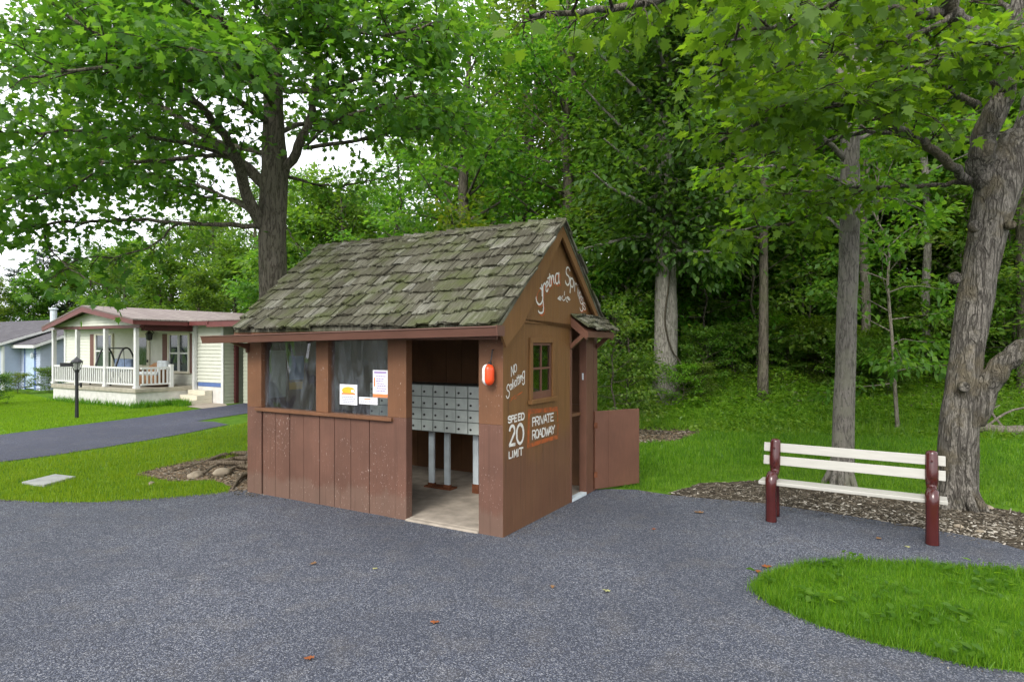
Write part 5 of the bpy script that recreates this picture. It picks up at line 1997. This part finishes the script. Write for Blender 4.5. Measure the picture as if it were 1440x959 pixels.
limbs = [
    lim([(378, 330, 10.3), (352, 285, 10.0), (335, 232, 9.6), (315, 190, 9.2), (270, 140, 8.6), (190, 85, 8.0), (90, 20, 7.6)], .11, .02, t0=.3),
    lim([(380, 268, 10.3), (345, 235, 10.2), (310, 208, 10.1), (285, 190, 10.0), (225, 150, 10.0), (140, 115, 10.2), (30, 90, 10.6)], .10, .015, t0=.25),
    lim([(330, 222, 10.0), (290, 218, 9.8), (230, 226, 9.6), (150, 228, 9.3), (60, 232, 9.0), (-40, 245, 8.8)], .045, .010, t0=.25, length=.75, nleaf=20, up=.0),
    lim([(376, 322, 10.3), (335, 317, 10.0), (270, 316, 9.8), (190, 309, 9.6), (110, 312, 9.4), (30, 318, 9.2), (-60, 330, 9.0)], .045, .010, t0=.22, length=.75, nleaf=20, up=-.06),
    lim([(390, 262, 10.3), (415, 215, 10.3), (436, 170, 10.3), (446, 110, 10.3), (450, 45, 10.4), (456, -60, 10.4)], .085, .03, t0=.3),
    lim([(430, 207, 10.3), (470, 203, 10.2), (530, 192, 10.0), (590, 182, 9.9), (650, 178, 9.8)], .04, .010, t0=.3),
    lim([(386, 128, 10.3), (440, 128, 10.1), (500, 114, 9.8), (560, 92, 9.5), (630, 62, 9.2)], .045, .01, t0=.25),
    lim([(384, 178, 10.3), (330, 140, 9.4), (255, 110, 8.4), (160, 95, 7.6), (40, 110, 7.0)], .06, .012, t0=.3),
    lim([(384, 110, 10.3), (330, 50, 9.4), (250, -5, 8.6), (150, -50, 8.0)], .06, .012),
    lim([(384, 90, 10.3), (420, 30, 9.8), (480, -20, 9.4), (560, -50, 9.2)], .05, .012),
    lim([(384, 150, 10.3), (360, 110, 9.0), (320, 85, 7.8), (260, 70, 6.9)], .05, .012),
    lim([(384, 60, 10.3), (360, 10, 9.3), (330, -30, 8.5), (300, -60, 7.9)], .05, .012),
    lim([(446, 90, 10.3), (480, 60, 10.0), (530, 30, 9.8), (580, 10, 9.6)], .03, .01),
    lim([(384, 220, 10.4), (300, 200, 11.4), (200, 195, 12.2), (80, 190, 12.8)], .05, .012),
    lim([(384, 190, 10.4), (440, 170, 11.4), (510, 165, 12.2), (580, 150, 12.8)], .05, .012),
    lim([(384, 130, 10.4), (310, 60, 11.2), (220, 20, 11.9), (110, -10, 12.4)], .05, .012),
    lim([(60, 312, 9.3), (70, 350, 9.2), (110, 385, 9.0), (160, 408, 8.9)], .014, .006, t0=.2, length=.4, nleaf=14, up=-.1),
    lim([(250, 316, 9.8), (215, 345, 9.6), (160, 360, 9.5), (90, 365, 9.4)], .018, .006, t0=.2, length=.55, nleaf=16, up=-.1),
    lim([(150, 228, 9.3), (110, 260, 9.0), (50, 275, 8.8), (-20, 285, 8.6)], .018, .006, t0=.1, length=.6, nleaf=18, up=-.1),
    lim([(330, 222, 9.8), (250, 200, 9.0), (160, 190, 8.3), (60, 185, 7.8), (-40, 190, 7.4)], .03, .01),
    lim([(360, 300, 10.2), (290, 265, 10.8), (200, 250, 11.3), (100, 255, 11.7), (0, 262, 12.0)], .03, .01, length=.9, nleaf=30),
    lim([(384, 100, 10.3), (300, 20, 10.3), (200, -20, 10.2), (80, -20, 10.1)], .05, .012),
    lim([(384, 140, 10.3), (270, 60, 11.0), (150, 50, 11.4), (20, 40, 11.7)], .05, .012),
    lim([(386, 70, 10.3), (460, 40, 9.3), (540, 50, 8.6), (620, 30, 8.2)], .04, .012, nleaf=30),
    lim([(430, 207, 10.3), (470, 170, 9.4), (530, 150, 8.8), (590, 130, 8.4)], .03, .01, nleaf=30),
    lim([(403, 318, 10.3), (412, 335, 10.1), (425, 350, 10.0), (436, 356, 9.9)], .012, .006, length=.25, nleaf=7, t0=.4),
    lim([(398, 245, 10.4), (440, 258, 10.9), (480, 262, 11.3), (540, 250, 11.7)], .03, .01, length=.6, nleaf=16),
    lim([(368, 300, 10.4), (330, 280, 11.2), (280, 275, 11.8), (210, 262, 12.4)], .03, .01, length=.7, nleaf=16),
]


def keep_left(p, g):
    px = 720 + F * p[:, 0] / p[:, 1]
    py = HOR - F * (p[:, 2] - EYE) / p[:, 1]
    # open gaps where the sky shows: thin patches of the crown
    c = np.array([noise.noise((a * .9, b * .9, z * 1.1)) for a, b, z in p])
    rad = np.hypot(p[:, 0] - mx, p[:, 1] - my_)
    inner = np.where((p[:, 2] < 5.9) & (rad < 2.6), .30 + .25 * rad / 2.6, 1.0)
    return g.uniform(0, 1, len(p)) < inner * np.clip(.90 + 1.2 * c, .16, 1)


maple_l = near_tree("maple_tree", "tall maple with dark straight trunk rising behind the mail shelter", (mx, my_, 0),
                    [(mx, my_, -.1), (mx, my_, .5), P(384, 415, 10.3), P(383, 320, 10.3), P(386, 250, 10.3), P(384, 150, 10.3), P(384, 40, 10.3), P(386, -120, 10.4), P(384, -260, 10.4)],
                    [.34, .25, .222, .215, .215, .16, .14, .11, .07], limbs, 'leaf_left', 'bark_left', 11, .118, keep=keep_left)
# its surface roots on the bare soil
for pts in ([(352, 648), (325, 650), (300, 657), (285, 667), (270, 668)], [(350, 641), (318, 643), (285, 651), (262, 658), (240, 664)], [(352, 660), (330, 662), (312, 672)], [(345, 655), (318, 655), (296, 650), (262, 652)], [(352, 670), (338, 676), (326, 690)]):
    q = []
    for i, (a, b) in enumerate(pts):
        x, y = G(a, b)
        q.append((x - mx, y - my_, .045 - .012 * i + .02 * math.sin(i * 2.1)))
    q = smooth_poly(q, 5, False)
    obj("root", MB().tube(q, np.linspace(.042, .014, len(q)), 8, rough=.12), MAT['root'], maple_l, smooth=True)

# ---- the leaning maple at the right
std = dict(step=.16, length=.72, nleaf=27, w=.16, t0=.2, flat=.55, tilt=.55)
bx_, by_ = 5.12, 7.2
rt = 7.2
limbs = [
    lim([(1398, 262, rt), (1385, 250, rt), (1378, 215, 7.1), (1396, 165, 7.0), (1412, 120, 6.9), (1398, 85, 6.8), (1362, 45, 6.6), (1338, 15, 6.4), (1325, -30, 6.2)], .15, .07, bare=True),
    lim([(1372, 52, 6.65), (1340, 22, 6.5), (1290, 20, 6.3), (1240, 12, 6.0), (1195, -5, 5.7), (1120, -20, 5.3), (1000, -15, 4.7), (900, 5, 4.2), (800, 20, 3.9), (742, 22, 3.7)], .065, .012, t0=.16, length=.55, nleaf=16),
    lim([(1410, 110, 6.9), (1428, 70, 6.9), (1432, 20, 6.9), (1436, -40, 6.9)], .09, .06, bare=True),
    lim([(1425, 235, rt), (1450, 160, 7.2), (1475, 60, 7.2), (1490, -60, 7.2)], .14, .08, bare=True),
    lim([(1362, 255, 7.15), (1330, 225, 6.9), (1290, 195, 6.7), (1250, 172, 6.5), (1205, 148, 6.3), (1150, 150, 6.1), (1080, 170, 5.9), (1010, 200, 5.8)], .055, .012, t0=.2),
    lim([(1300, 200, 6.75), (1240, 185, 6.8), (1180, 195, 6.9), (1110, 210, 7.0), (1030, 225, 7.2)], .028, .008),
    lim([(1250, 172, 6.5), (1235, 160, 6.0), (1180, 145, 5.6), (1120, 140, 5.2)], .02, .008),
    lim([(1375, 150, 7.0), (1335, 125, 6.8), (1320, 95, 6.6), (1316, 60, 6.5), (1290, 40, 6.4)], .045, .012, t0=.3, length=.5),
    lim([(1390, 100, 6.85), (1330, 110, 7.2), (1250, 120, 7.7), (1160, 130, 8.2), (1070, 140, 8.6)], .035, .01),
    lim([(1340, 20, 6.4), (1280, 55, 6.2), (1190, 75, 6.0), (1090, 95, 5.8), (1000, 90, 5.6)], .03, .01),
    lim([(1325, -20, 6.2), (1240, -30, 6.6), (1130, -10, 7.0), (1030, 10, 7.3)], .03, .01),
    lim([(1320, -10, 6.2), (1260, -20, 5.4), (1180, 0, 4.8), (1100, 35, 4.4), (1030, 55, 4.1)], .03, .008, nleaf=14, length=.45),
    lim([(1362, 255, 7.15), (1300, 262, 7.4), (1230, 262, 7.7), (1150, 268, 8.0), (1060, 282, 8.3)], .03, .01, up=0),
    lim([(1230, 258, 7.7), (1150, 300, 7.9), (1080, 318, 8.1), (1000, 325, 8.3)], .02, .008, up=-.05, length=.55),
    lim([(1420, 60, 6.9), (1380, 80, 6.2), (1330, 85, 5.7), (1270, 95, 5.3)], .03, .01, length=.5),
    lim([(1432, 30, 6.9), (1400, 0, 7.5), (1330, -20, 8.0), (1240, -20, 8.5)], .03, .01),
    lim([(1440, 180, 7.2), (1400, 190, 8.0), (1330, 200, 8.7), (1250, 215, 9.3)], .03, .01),
    lim([(1450, 120, 7.2), (1440, 100, 6.4), (1420, 80, 5.9), (1390, 60, 5.5)], .03, .01, length=.5, nleaf=14),
    lim([(1368, 592, 7.15), (1385, 545, 7.05), (1415, 510, 6.95), (1460, 478, 6.8), (1540, 430, 6.6), (1600, 380, 6.4)], .135, .08, bare=True),
    lim([(1460, 40, 7.2), (1520, 20, 7.6), (1580, 20, 8), (1660, 40, 8.4)], .04, .01),
]


def keep_right(p, g):
    px = 720 + F * p[:, 0] / p[:, 1]
    py = HOR - F * (p[:, 2] - EYE) / p[:, 1]
    c = np.array([noise.noise((a * 1.2, b * 1.2, z * 1.3 + 5)) for a, b, z in p])
    return (g.uniform(0, 1, len(p)) < np.clip(.52 + 1.5 * c, .06, 1)) & (p[:, 1] > 2.6)


maple_r = near_tree("maple_tree", "leaning grey maple with low forked limb beside the bench", (bx_, by_, 0),
                    [(bx_, by_, -.1), P(1347, 690, rt), P(1349, 600, rt), P(1359, 500, rt), P(1374, 410, rt), P(1387, 335, rt), P(1404, 265, rt), P(1422, 220, rt), P(1434, 190, rt)],
                    [.245, .200, .188, .175, .178, .188, .215, .20, .155], limbs, 'leaf_right', 'bark_right', 23, .105, nseg=28, trunk_rough=.12, keep=keep_right)
# knots and cut limb scars
for px, py, r in ((1367, 320, .06), (1417, 318, .045), (1340, 392, .06), (1352, 545, .055)):
    c = P(px, py, rt - .20) - Vector((bx_, by_, 0))
    kn = obj("knot", MB().lathe([(r * 1.15, 0), (r * 1.1, .05), (r * .8, .075), (r * .6, .06), (r * .3, .045), (.004, .045)], 14, Matrix.Translation(c) @ Matrix.Rotation(R(80), 4, 'X') @ Matrix.Rotation(R(10), 4, 'Y')), MAT['bark_right'], maple_r, smooth=True)

# ---- the straight maple behind the bench
std = dict(step=.3, length=.8, nleaf=20, w=.13, t0=.25)
tx, ty = (1183 - 720) / F * 8.35, 8.35
limbs = [
    lim([(1195, 230, 8.4), (1150, 190, 8.2), (1090, 170, 8.0), (1010, 165, 7.8)], .04, .01),
    lim([(1195, 160, 8.4), (1240, 120, 8.6), (1290, 80, 8.8), (1350, 50, 9.0)], .04, .01),
    lim([(1196, 120, 8.4), (1150, 70, 8.8), (1100, 30, 9.2), (1040, 0, 9.6)], .04, .01),
    lim([(1196, 100, 8.4), (1190, 50, 8.6), (1180, -10, 8.8), (1175, -60, 9)], .06, .02),
    lim([(1195, 300, 8.4), (1225, 285, 8.8), (1262, 280, 9.2), (1300, 300, 9.6)], .022, .008, length=.5),
    lim([(1192, 330, 8.4), (1155, 300, 8.8), (1110, 290, 9.3), (1050, 300, 9.8)], .022, .008, length=.55),
    lim([(1195, 200, 8.4), (1250, 180, 9.2), (1310, 170, 9.9), (1380, 170, 10.6)], .03, .008),
    lim([(1195, 260, 8.4), (1140, 240, 9.2), (1070, 235, 9.9), (990, 240, 10.5)], .03, .008),
]
near_tree("maple_tree", "straight grey trunked maple standing in the mulch just behind the bench", (tx, ty, 0),
          [(tx, ty, -.1), P(1184, 660, 8.35), P(1187, 560, 8.35), P(1192, 420, 8.35), P(1195, 300, 8.4), P(1196, 200, 8.4), P(1197, 100, 8.4), P(1196, 60, 8.4)],
          [.18, .142, .128, .122, .12, .115, .10, .07], limbs, 'leaf_right', 'bark_pale_r', 31, .115, nseg=20, trunk_rough=.08, keep=keep_right)


# ---------------------------------------------------------------- woodland prototypes
def proto(seed, H, tr, cb, cr, nl, step, sl, nleaf, w, lsize, wob=.25, topr=.25, up0=.1, up1=1.0, tmpl=LEAF4, power=.6, flat=.4, rtrunk=8, t0=.25, epi=0):
    g = np.random.default_rng(seed)
    tm, fo = MB(), Foliage()
    tp = [np.array([0, 0, -.3])]
    n = 9
    for i in range(1, n):
        tp.append(np.array([g.normal(0, wob * .35 * i / n), g.normal(0, wob * .35 * i / n), H * .95 * i / (n - 1)]))
    sp = smooth_poly(tp, 3, False)
    tm.tube(sp, np.interp(np.linspace(0, 1, len(sp)), [0, .06, .5, 1], [tr * 1.5, tr, tr * .7, tr * .12]), rtrunk, rough=.12, seed=seed)
    az = g.uniform(0, 6.28)
    for i in range(nl):
        f = (i + g.uniform(0, .9)) / nl
        z = cb + (H * .93 - cb) * f
        p, _, _ = along(tp, np.array([(z + .3) / (H * .95 + .3)]))
        p = p[0]
        az += 2.4 + g.normal(0, .35)
        prof = (math.sin(math.pi * min(1, .2 + .8 * f)) ** power) * (1 - topr * f)
        L = cr * max(.25, prof) * g.uniform(.65, 1.15)
        up = up0 + (up1 - up0) * f + g.normal(0, .12)
        d = np.array([math.cos(az), math.sin(az), up])
        d /= np.linalg.norm(d)
        q = [p]
        for j in range(4):
            d = d + g.normal(0, .12, 3) + np.array([0, 0, -.06 if up < .3 else .05])
            d /= np.linalg.norm(d)
            q.append(q[-1] + d * L / 4)
        r = max(.012, tr * .32 * (1 - .6 * f))
        tm.tube(q, [r, r * .75, r * .55, r * .38, r * .2], 5, cap=False)
        side_branches(fo, None, q, g, step, sl, nleaf, w, lsize, t0=t0, twigs=False, flat=flat, tilt=.5)
    for i in range(epi):
        z = g.uniform(cb + .3, H * .75)
        a = g.uniform(0, 6.28)
        p, _, _ = along(tp, np.array([(z + .3) / (H * .95 + .3)]))
        dd = np.array([math.cos(a), math.sin(a), g.uniform(-.2, .3)])
        l = g.uniform(.5, 1.7)
        q = [p[0], p[0] + dd * l * .5, p[0] + dd * l + np.array([0, 0, -.15])]
        tm.tube(q, [.02, .014, .006], 4, cap=False)
        leafy(fo, q, 55, .26, lsize, g, t0=.3, flat=.8, tilt=.55)
    trunk = bpy.data.meshes.new("trunk")
    trunk.from_pydata(tm.v, [], tm.f)
    trunk.polygons.foreach_set('use_smooth', [True] * len(trunk.polygons))
    trunk.materials.append(MAT['bark_wood'])
    p, d, nn, s = fo.arrays()
    crown = scatter("crown", tmpl[0], tmpl[1], p, d, nn, s, MAT['leaf_wood'])
    print("proto", seed, len(p))
    return trunk, crown


PR = {
    'broad': proto(101, 13, .24, 2.2, 3.7, 38, .36, 1.1, 46, .27, .21),
    'broad_b': proto(102, 12, .20, 1.6, 3.4, 38, .36, 1.05, 46, .27, .20, up0=.25),
    'tall': proto(103, 16, .17, 4.2, 2.8, 36, .36, 1.0, 44, .25, .20, wob=.6),
    'tall_b': proto(104, 15, .12, 3.8, 2.3, 32, .36, .9, 44, .25, .19, wob=.9),
    'sapling': proto(105, 4.8, .035, .6, 1.6, 26, .24, .6, 30, .14, .13, wob=.4, rtrunk=6),
    'sapling_b': proto(106, 3.6, .03, .3, 1.45, 28, .22, .55, 30, .13, .12, wob=.5, rtrunk=6),
    'shrub': proto(107, 1.4, .02, .02, .95, 34, .15, .36, 28, .08, .08, wob=.3, rtrunk=5, topr=.1),
    'oak': proto(110, 14, .30, 3.3, 3.0, 52, .34, 1.0, 50, .26, .20, wob=.3, rtrunk=14, t0=.04, flat=.8, epi=110),
    'full': proto(109, 11, .2, .9, 4.0, 44, .4, 1.2, 44, .32, .32, up0=.05),
    'spruce': proto(108, 13, .18, .8, 2.6, 70, .24, .7, 44, .16, .20, wob=.1, topr=.85, up0=-.2, up1=.2, power=.2),
}


def tree(kind, px, Y, name, label, cat="tree", group=None, mat=None, bark=None, sc=1.0, rz=None, z=None, tilt=(0, 0), zs=1.0):
    x = (px - 720) / F * Y
    z = float(hz(x, Y)) if z is None else z
    root = thing(name, label, cat, (x, Y, z), random.uniform(0, 6.28) if rz is None else rz, group)
    root.rotation_euler[0], root.rotation_euler[1] = tilt
    root.scale = (sc, sc, sc * zs) if not hasattr(sc, '__len__') else sc
    for nm, me, mm in (("trunk" if cat == "tree" else "stems", PR[kind][0], bark), ("crown" if cat == "tree" else "foliage", PR[kind][1], mat)):
        o = link(nm, me, root)
        if mm:
            o.material_slots[0].link = 'OBJECT'
            o.material_slots[0].material = MAT[mm]
    return root
# ---------------------------------------------------------------- the wood
T = tree
# the pale oak with its dark crown
oak = T('oak', 936, 15.9, "oak_tree", "pale trunked oak with a dark vine on its trunk beyond the half door", mat='leaf_dark', bark='bark_oak', sc=1.0, rz=1.0)
vn = MB()
vp = [(.02, -.42, .0), (.26, -.40, .45), (.30, -.33, .9), (.05, -.36, 1.3), (-.10, -.34, 2.0), (.0, -.33, 2.9), (.08, -.32, 3.8)]
o = obj("vine", MB().tube(smooth_poly(vp, 5, False), .022, 6, rough=.2), MAT['twig'], oak, smooth=True)
o.rotation_euler = (0, 0, -1.0)

for px, Y, k, lb, kw in [
    (1073, 15.6, 'tall_b', "thin dark mossy trunk between the oak and the bench maple", dict(sc=1.0)),
    (1091, 21.5, 'tall', "grey trunk just right of a thin dark mossy one, deeper in the wood", dict(bark='bark_pale')),
    (1216, 16.5, 'tall_b', "trunk half hidden behind the straight maple's right side", dict(bark='bark_pale')),
    (1303, 16.5, 'tall_b', "slim pale curving trunk between the straight maple and the leaning maple", dict(bark='bark_oak', sc=.95)),
    (1438, 15.0, 'tall_b', "trunk behind the leaning maple at the right edge", dict()),
    (745, 23.0, 'tall', "dark trunk showing over the shelter's ridge", dict()),
    (888, 22.0, 'tall_b', "slender pale trunk high between shelter peak and oak", dict(bark='bark_oak')),
]:
    T(k, px, Y, "woodland_tree", lb, **kw)
T('sapling', 1262, 13.6, "sapling", "spindly leaning sapling right of the straight maple", bark='bark_pale', sc=1.15, tilt=(0, -.12), zs=1.25)

# the big leafy trees over the shelter roof
for px, Y, k, lb, kw in [
    (655, 19.5, 'broad', "broad mid green tree right above the shelter ridge", dict(sc=.95)),
    (560, 22.0, 'broad_b', "leafy tree between the tall maple and the shelter ridge", dict(sc=.74)),
    (480, 25.0, 'broad', "leafy tree just right of the tall maple's trunk, behind it", dict(sc=.66)),
    (800, 19.0, 'broad_b', "leafy tree over the shelter's gable peak", dict(sc=1.05)),
    (740, 27.0, 'broad', "tall crown filling the sky gap above the shelter roof", dict(sc=1.2)),
    (870, 19.5, 'broad', "dense tree left of the oak, over the gable's right slope", dict(sc=.9)),
    (985, 20.0, 'broad_b', "dense tree right behind the oak", dict(sc=1.0)),
]:
    T(k, px, Y, "woodland_tree", lb, **kw)
T('sapling', 642, 14.5, "lime_bush", "bright yellow green bushy top peeping over the shelter ridge", cat="bush", mat='leaf_lime', sc=1.05)
T('sapling_b', 872, 18.2, "hillside_bush", "tall yellowish bush on the slope right of the gable", cat="bush", mat='leaf_shrub', sc=1.6)
T('sapling_b', 865, 13.2, "bush", "rounded green bush behind the half door", cat="bush", mat='leaf_shrub', sc=.75)
T('shrub', 985, 15.6, "bush", "low bush at the oak's right foot", cat="bush", mat='leaf_shrub', sc=.6)
T('shrub', 884, 15.0, "bush", "leafy bush at the oak's left foot", cat="bush", mat='leaf_wood', sc=1.0)

# fillers of the wood: one group, seen only as layered crowns
g = np.random.default_rng(77)
lab = "tree with half hidden trunk among the crowded trees of the hillside wood"
fill = [(960, 25), (1030, 24), (1130, 22.5), (1165, 26), (1225, 23), (1285, 25), (1340, 20), (1410, 19.5), (1445, 23), (1500, 19), (1540, 23), (1600, 20),
        (920, 28), (850, 30), (1000, 31), (1100, 32), (1200, 31), (1300, 30), (1400, 29), (1500, 28), (790, 33), (700, 33), (640, 31), (1470, 17.5)]
for i, (px, Y) in enumerate(fill):
    k = ['tall', 'broad_b', 'full', 'broad'][i % 4]
    T(k, px + g.uniform(-12, 12), Y, "woodland_tree", lab, group="trees crowding the hillside wood", mat='leaf_dark' if i % 3 == 0 else None, bark='bark_pale' if i % 4 == 1 else None, sc=g.uniform(.9, 1.15))
lab = "young leafy understory tree at the edge of the wood behind the lawn"
for i in range(34):
    px = 830 + 720 * (i + g.uniform(0, 1)) / 34
    Y = g.uniform(15.2, 21)
    if 895 < px < 975 or 1055 < px < 1100 or 1262 < px < 1338:
        continue
    T(['sapling', 'sapling_b'][i % 2], px, Y, "understory_tree", lab, group="understory at the wood edge", mat=['leaf_shrub', None, None, 'leaf_right'][i % 4], sc=g.uniform(.75, 1.25))
lab = "bright leafed young tree standing deeper among the wood's trunks"
for i in range(17):
    px = 940 + 560 * (i + g.uniform(0, 1)) / 17
    T(['sapling', 'sapling_b'][i % 2], px, g.uniform(17.2, 20.5), "understory_tree", lab, group="bright understory among the trunks", mat=['leaf_right', 'leaf_shrub', 'leaf_right', None][i % 4], sc=g.uniform(1.2, 1.6))
lab = "low woodland shrub on the bank behind the lawn"
for i in range(30):
    px = 900 + 640 * (i + g.uniform(0, 1)) / 30
    x0 = (px - 720) / F
    Y = 15.1 + g.uniform(.2, 3.5)
    T('shrub', px, Y, "shrub", lab, cat="shrub", group="shrubs on the bank", mat=['leaf_shrub', None, 'cover'][i % 3], sc=g.uniform(.5, 1.05))
lab = "leafy tree of the mass between the shelter roof and the houses"
for px, Y, k, s in ((-110, 42, 'full', .8), (-190, 38, 'full', .75), (-280, 40, 'full', .9), (-380, 36, 'full', .8), (452, 26, 'full', .80), (500, 29, 'full', .72), (395, 27, 'full', .62), (330, 33, 'full', .66), (280, 29, 'full', .5), (225, 34, 'full', .66), (150, 41, 'full', .74), (95, 45, 'full', .72), (40, 42, 'full', .6), (-30, 40, 'full', .62), (185, 46, 'full', .9), (300, 44, 'full', 1.0), (430, 30, 'broad_b', .85), (360, 34, 'broad', .85), (300, 38, 'broad_b', .9), (520, 31, 'broad', .72), (240, 36, 'broad', .72), (410, 40, 'broad', .95)):
    T(k, px, Y, "background_tree", lab, group="trees behind the cream house", sc=s)
T('broad_b', 175, 38, "background_tree", "bright rounded tree rising behind the porch gable", sc=.68, mat='leaf_left')
T('spruce', 62, 44, "evergreen_tree", "blue green evergreen behind the blue house's roof vent", mat='leaf_blue', sc=.72)
T('spruce', 105, 47, "evergreen_tree", "dark evergreen between roof vent and porch gable", mat='leaf_blue', sc=.70)
T('spruce', 20, 46, "evergreen_tree", "dark evergreen behind the blue house at the left edge", mat='leaf_blue', sc=.62)
T('broad', -25, 36, "background_tree", "yellow green tree at the left edge beside the blue house", mat='leaf_lime', sc=.52)
T('broad_b', 130, 52, "background_tree", "far dark tree between the two houses", mat='leaf_dark', sc=.9)

# the house and trees over the road at the left: outside the frame, mirrored in the shelter's windows
nb = thing("neighbour_house", "beige house over the road that shows only as a reflection in the shelter windows", "house", (-21, -1.5, 0), R(80))
obj("wall", MB().clap(-7, 7, 0, 2.6, Matrix.Translation((0, 0, 0)) @ Matrix.Rotation(R(180), 4, 'Z'), .14).box(-7, 7, -8, -.03, 0, 2.6), MAT['siding_g'], nb)
obj("roof", MB().prism([(.5, 2.5), (-4, 4.6), (-8.5, 2.5), (-8.5, 2.4), (.5, 2.4)], -7.4, 7.4), MAT['roof_grey'], nb)
obj("door", MB().box(-.5, .5, .03, .08, 0, 2.1), MAT['post'], nb)
for xx in (-4.5, 3.5):
    obj("window", MB().box(xx - .8, xx + .8, .03, .07, .9, 2.0), MAT['dark_glass'], nb)
for (xx, yy, sc_), lb in zip(((-19, 7.5, .9), (-27, 3, 1.1), (-20, -10, .9)), ("tree over the road left of the frame, nearest the driveway", "tall tree behind the beige house over the road", "tree over the road beyond the beige house")):
    t_ = T('broad_b', 720, 1.0, "roadside_tree", lb, sc=sc_)
    t_.location = (xx, yy, 0)
# plants by the houses
x, y = G(65, 552)
T('shrub', 69, y, "bush", "rounded dark bush between blue house and porch", cat="bush", mat='leaf_wood', sc=(.75, .75, .62))
x, y = G(26, 554)
T('shrub', 25, y, "bush", "yellow green spreading plant before the blue house", cat="bush", mat='leaf_lime', sc=(.55, .55, .5))
T('shrub', -4, 19.3, "bush", "dark low bush cut by the photo's left edge", cat="bush", mat='leaf_dark', sc=.6)

# the far wood as one mass
n = 70000
g = np.random.default_rng(5)
a = g.uniform(-.25, 1.3, n)
Yd = g.uniform(30, 42, n)
x = a * Yd
zz = hz(x, Yd) + g.uniform(0, 1, n) ** .9 * (6 + 11 * sm(-.15, .12, a))
c = np.array([noise.noise((q * .35, w_ * .3, e_ * .35)) for q, w_, e_ in zip(x, Yd, zz)])
kk = c > -.3
pos = np.column_stack([x, Yd, zz])[kk]
m = len(pos)
az = g.uniform(0, 6.28, m)
d = np.column_stack([np.cos(az), np.sin(az), g.normal(-.2, .4, m)])
nr = np.column_stack([g.normal(0, .6, m), g.normal(-.2, .6, m), np.ones(m)])
me = scatter("far_wood", LEAF4[0], LEAF4[1], pos, d, nr, .42 * g.uniform(.6, 1.3, m), MAT['leaf_wood'])
tag(link("far_wood", me), "dark mass of leaves deep in the hillside wood", "wood", kind="stuff")

# ================================================================== LIGHT
SUN_EL, SUN_AZ = R(40), R(205)
w = bpy.data.worlds.new("World")
scene.world = w
w.use_nodes = True
nt = w.node_tree
nt.nodes.clear()
k = NT(nt)
sky = k.n('ShaderNodeTexSky', sky_type='NISHITA')
sky.sun_disc = False
sky.sun_elevation = SUN_EL
sky.sun_rotation = SUN_AZ
sky.dust_density = 4.0
sky.air_density = 1.0
sky.ozone_density = 1.0
hs = k.n('ShaderNodeHueSaturation')
hs.inputs['Saturation'].default_value = .12
nt.links.new(sky.outputs[0], hs.inputs['Color'])
# a bright even cloud layer veils the blue sky
mixed = k.mix(.75, hs.outputs[0], (8.6, 8.8, 9.4))
bg = k.n('ShaderNodeBackground', ins={'Strength': .15})
nt.links.new(mixed, bg.inputs[0])
wo = k.n('ShaderNodeOutputWorld')
nt.links.new(bg.outputs[0], wo.inputs[0])

sl_ = bpy.data.lights.new("sun", 'SUN')
sl_.energy = 1.5
sl_.angle = R(20)
sl_.color = (1, .96, .90)
so = bpy.data.objects.new("sun", sl_)
COL.objects.link(so)
# the sun stands where the sky texture has it: rotation 0 is +Y, turning clockwise
dv = Vector((math.sin(SUN_AZ) * math.cos(SUN_EL), math.cos(SUN_AZ) * math.cos(SUN_EL), math.sin(SUN_EL)))
so.rotation_euler = dv.to_track_quat('Z', 'Y').to_euler()
so.location = (0, 0, 30)

vs = scene.view_settings
vs.view_transform = 'Standard'
vs.look = 'None'
vs.exposure = 0.85
vs.gamma = 1.0
vs.use_curve_mapping = False
scene.render.engine = 'CYCLES'
cy = scene.cycles
cy.use_denoising = True
cy.denoiser = 'OPENIMAGEDENOISE'
cy.max_bounces = 9
cy.diffuse_bounces = 6
cy.glossy_bounces = 3
cy.transmission_bounces = 4
cy.transparent_max_bounces = 6
cy.sample_clamp_indirect = 8
cy.use_adaptive_sampling = True
cy.adaptive_threshold = .02
scene.render.use_persistent_data = False
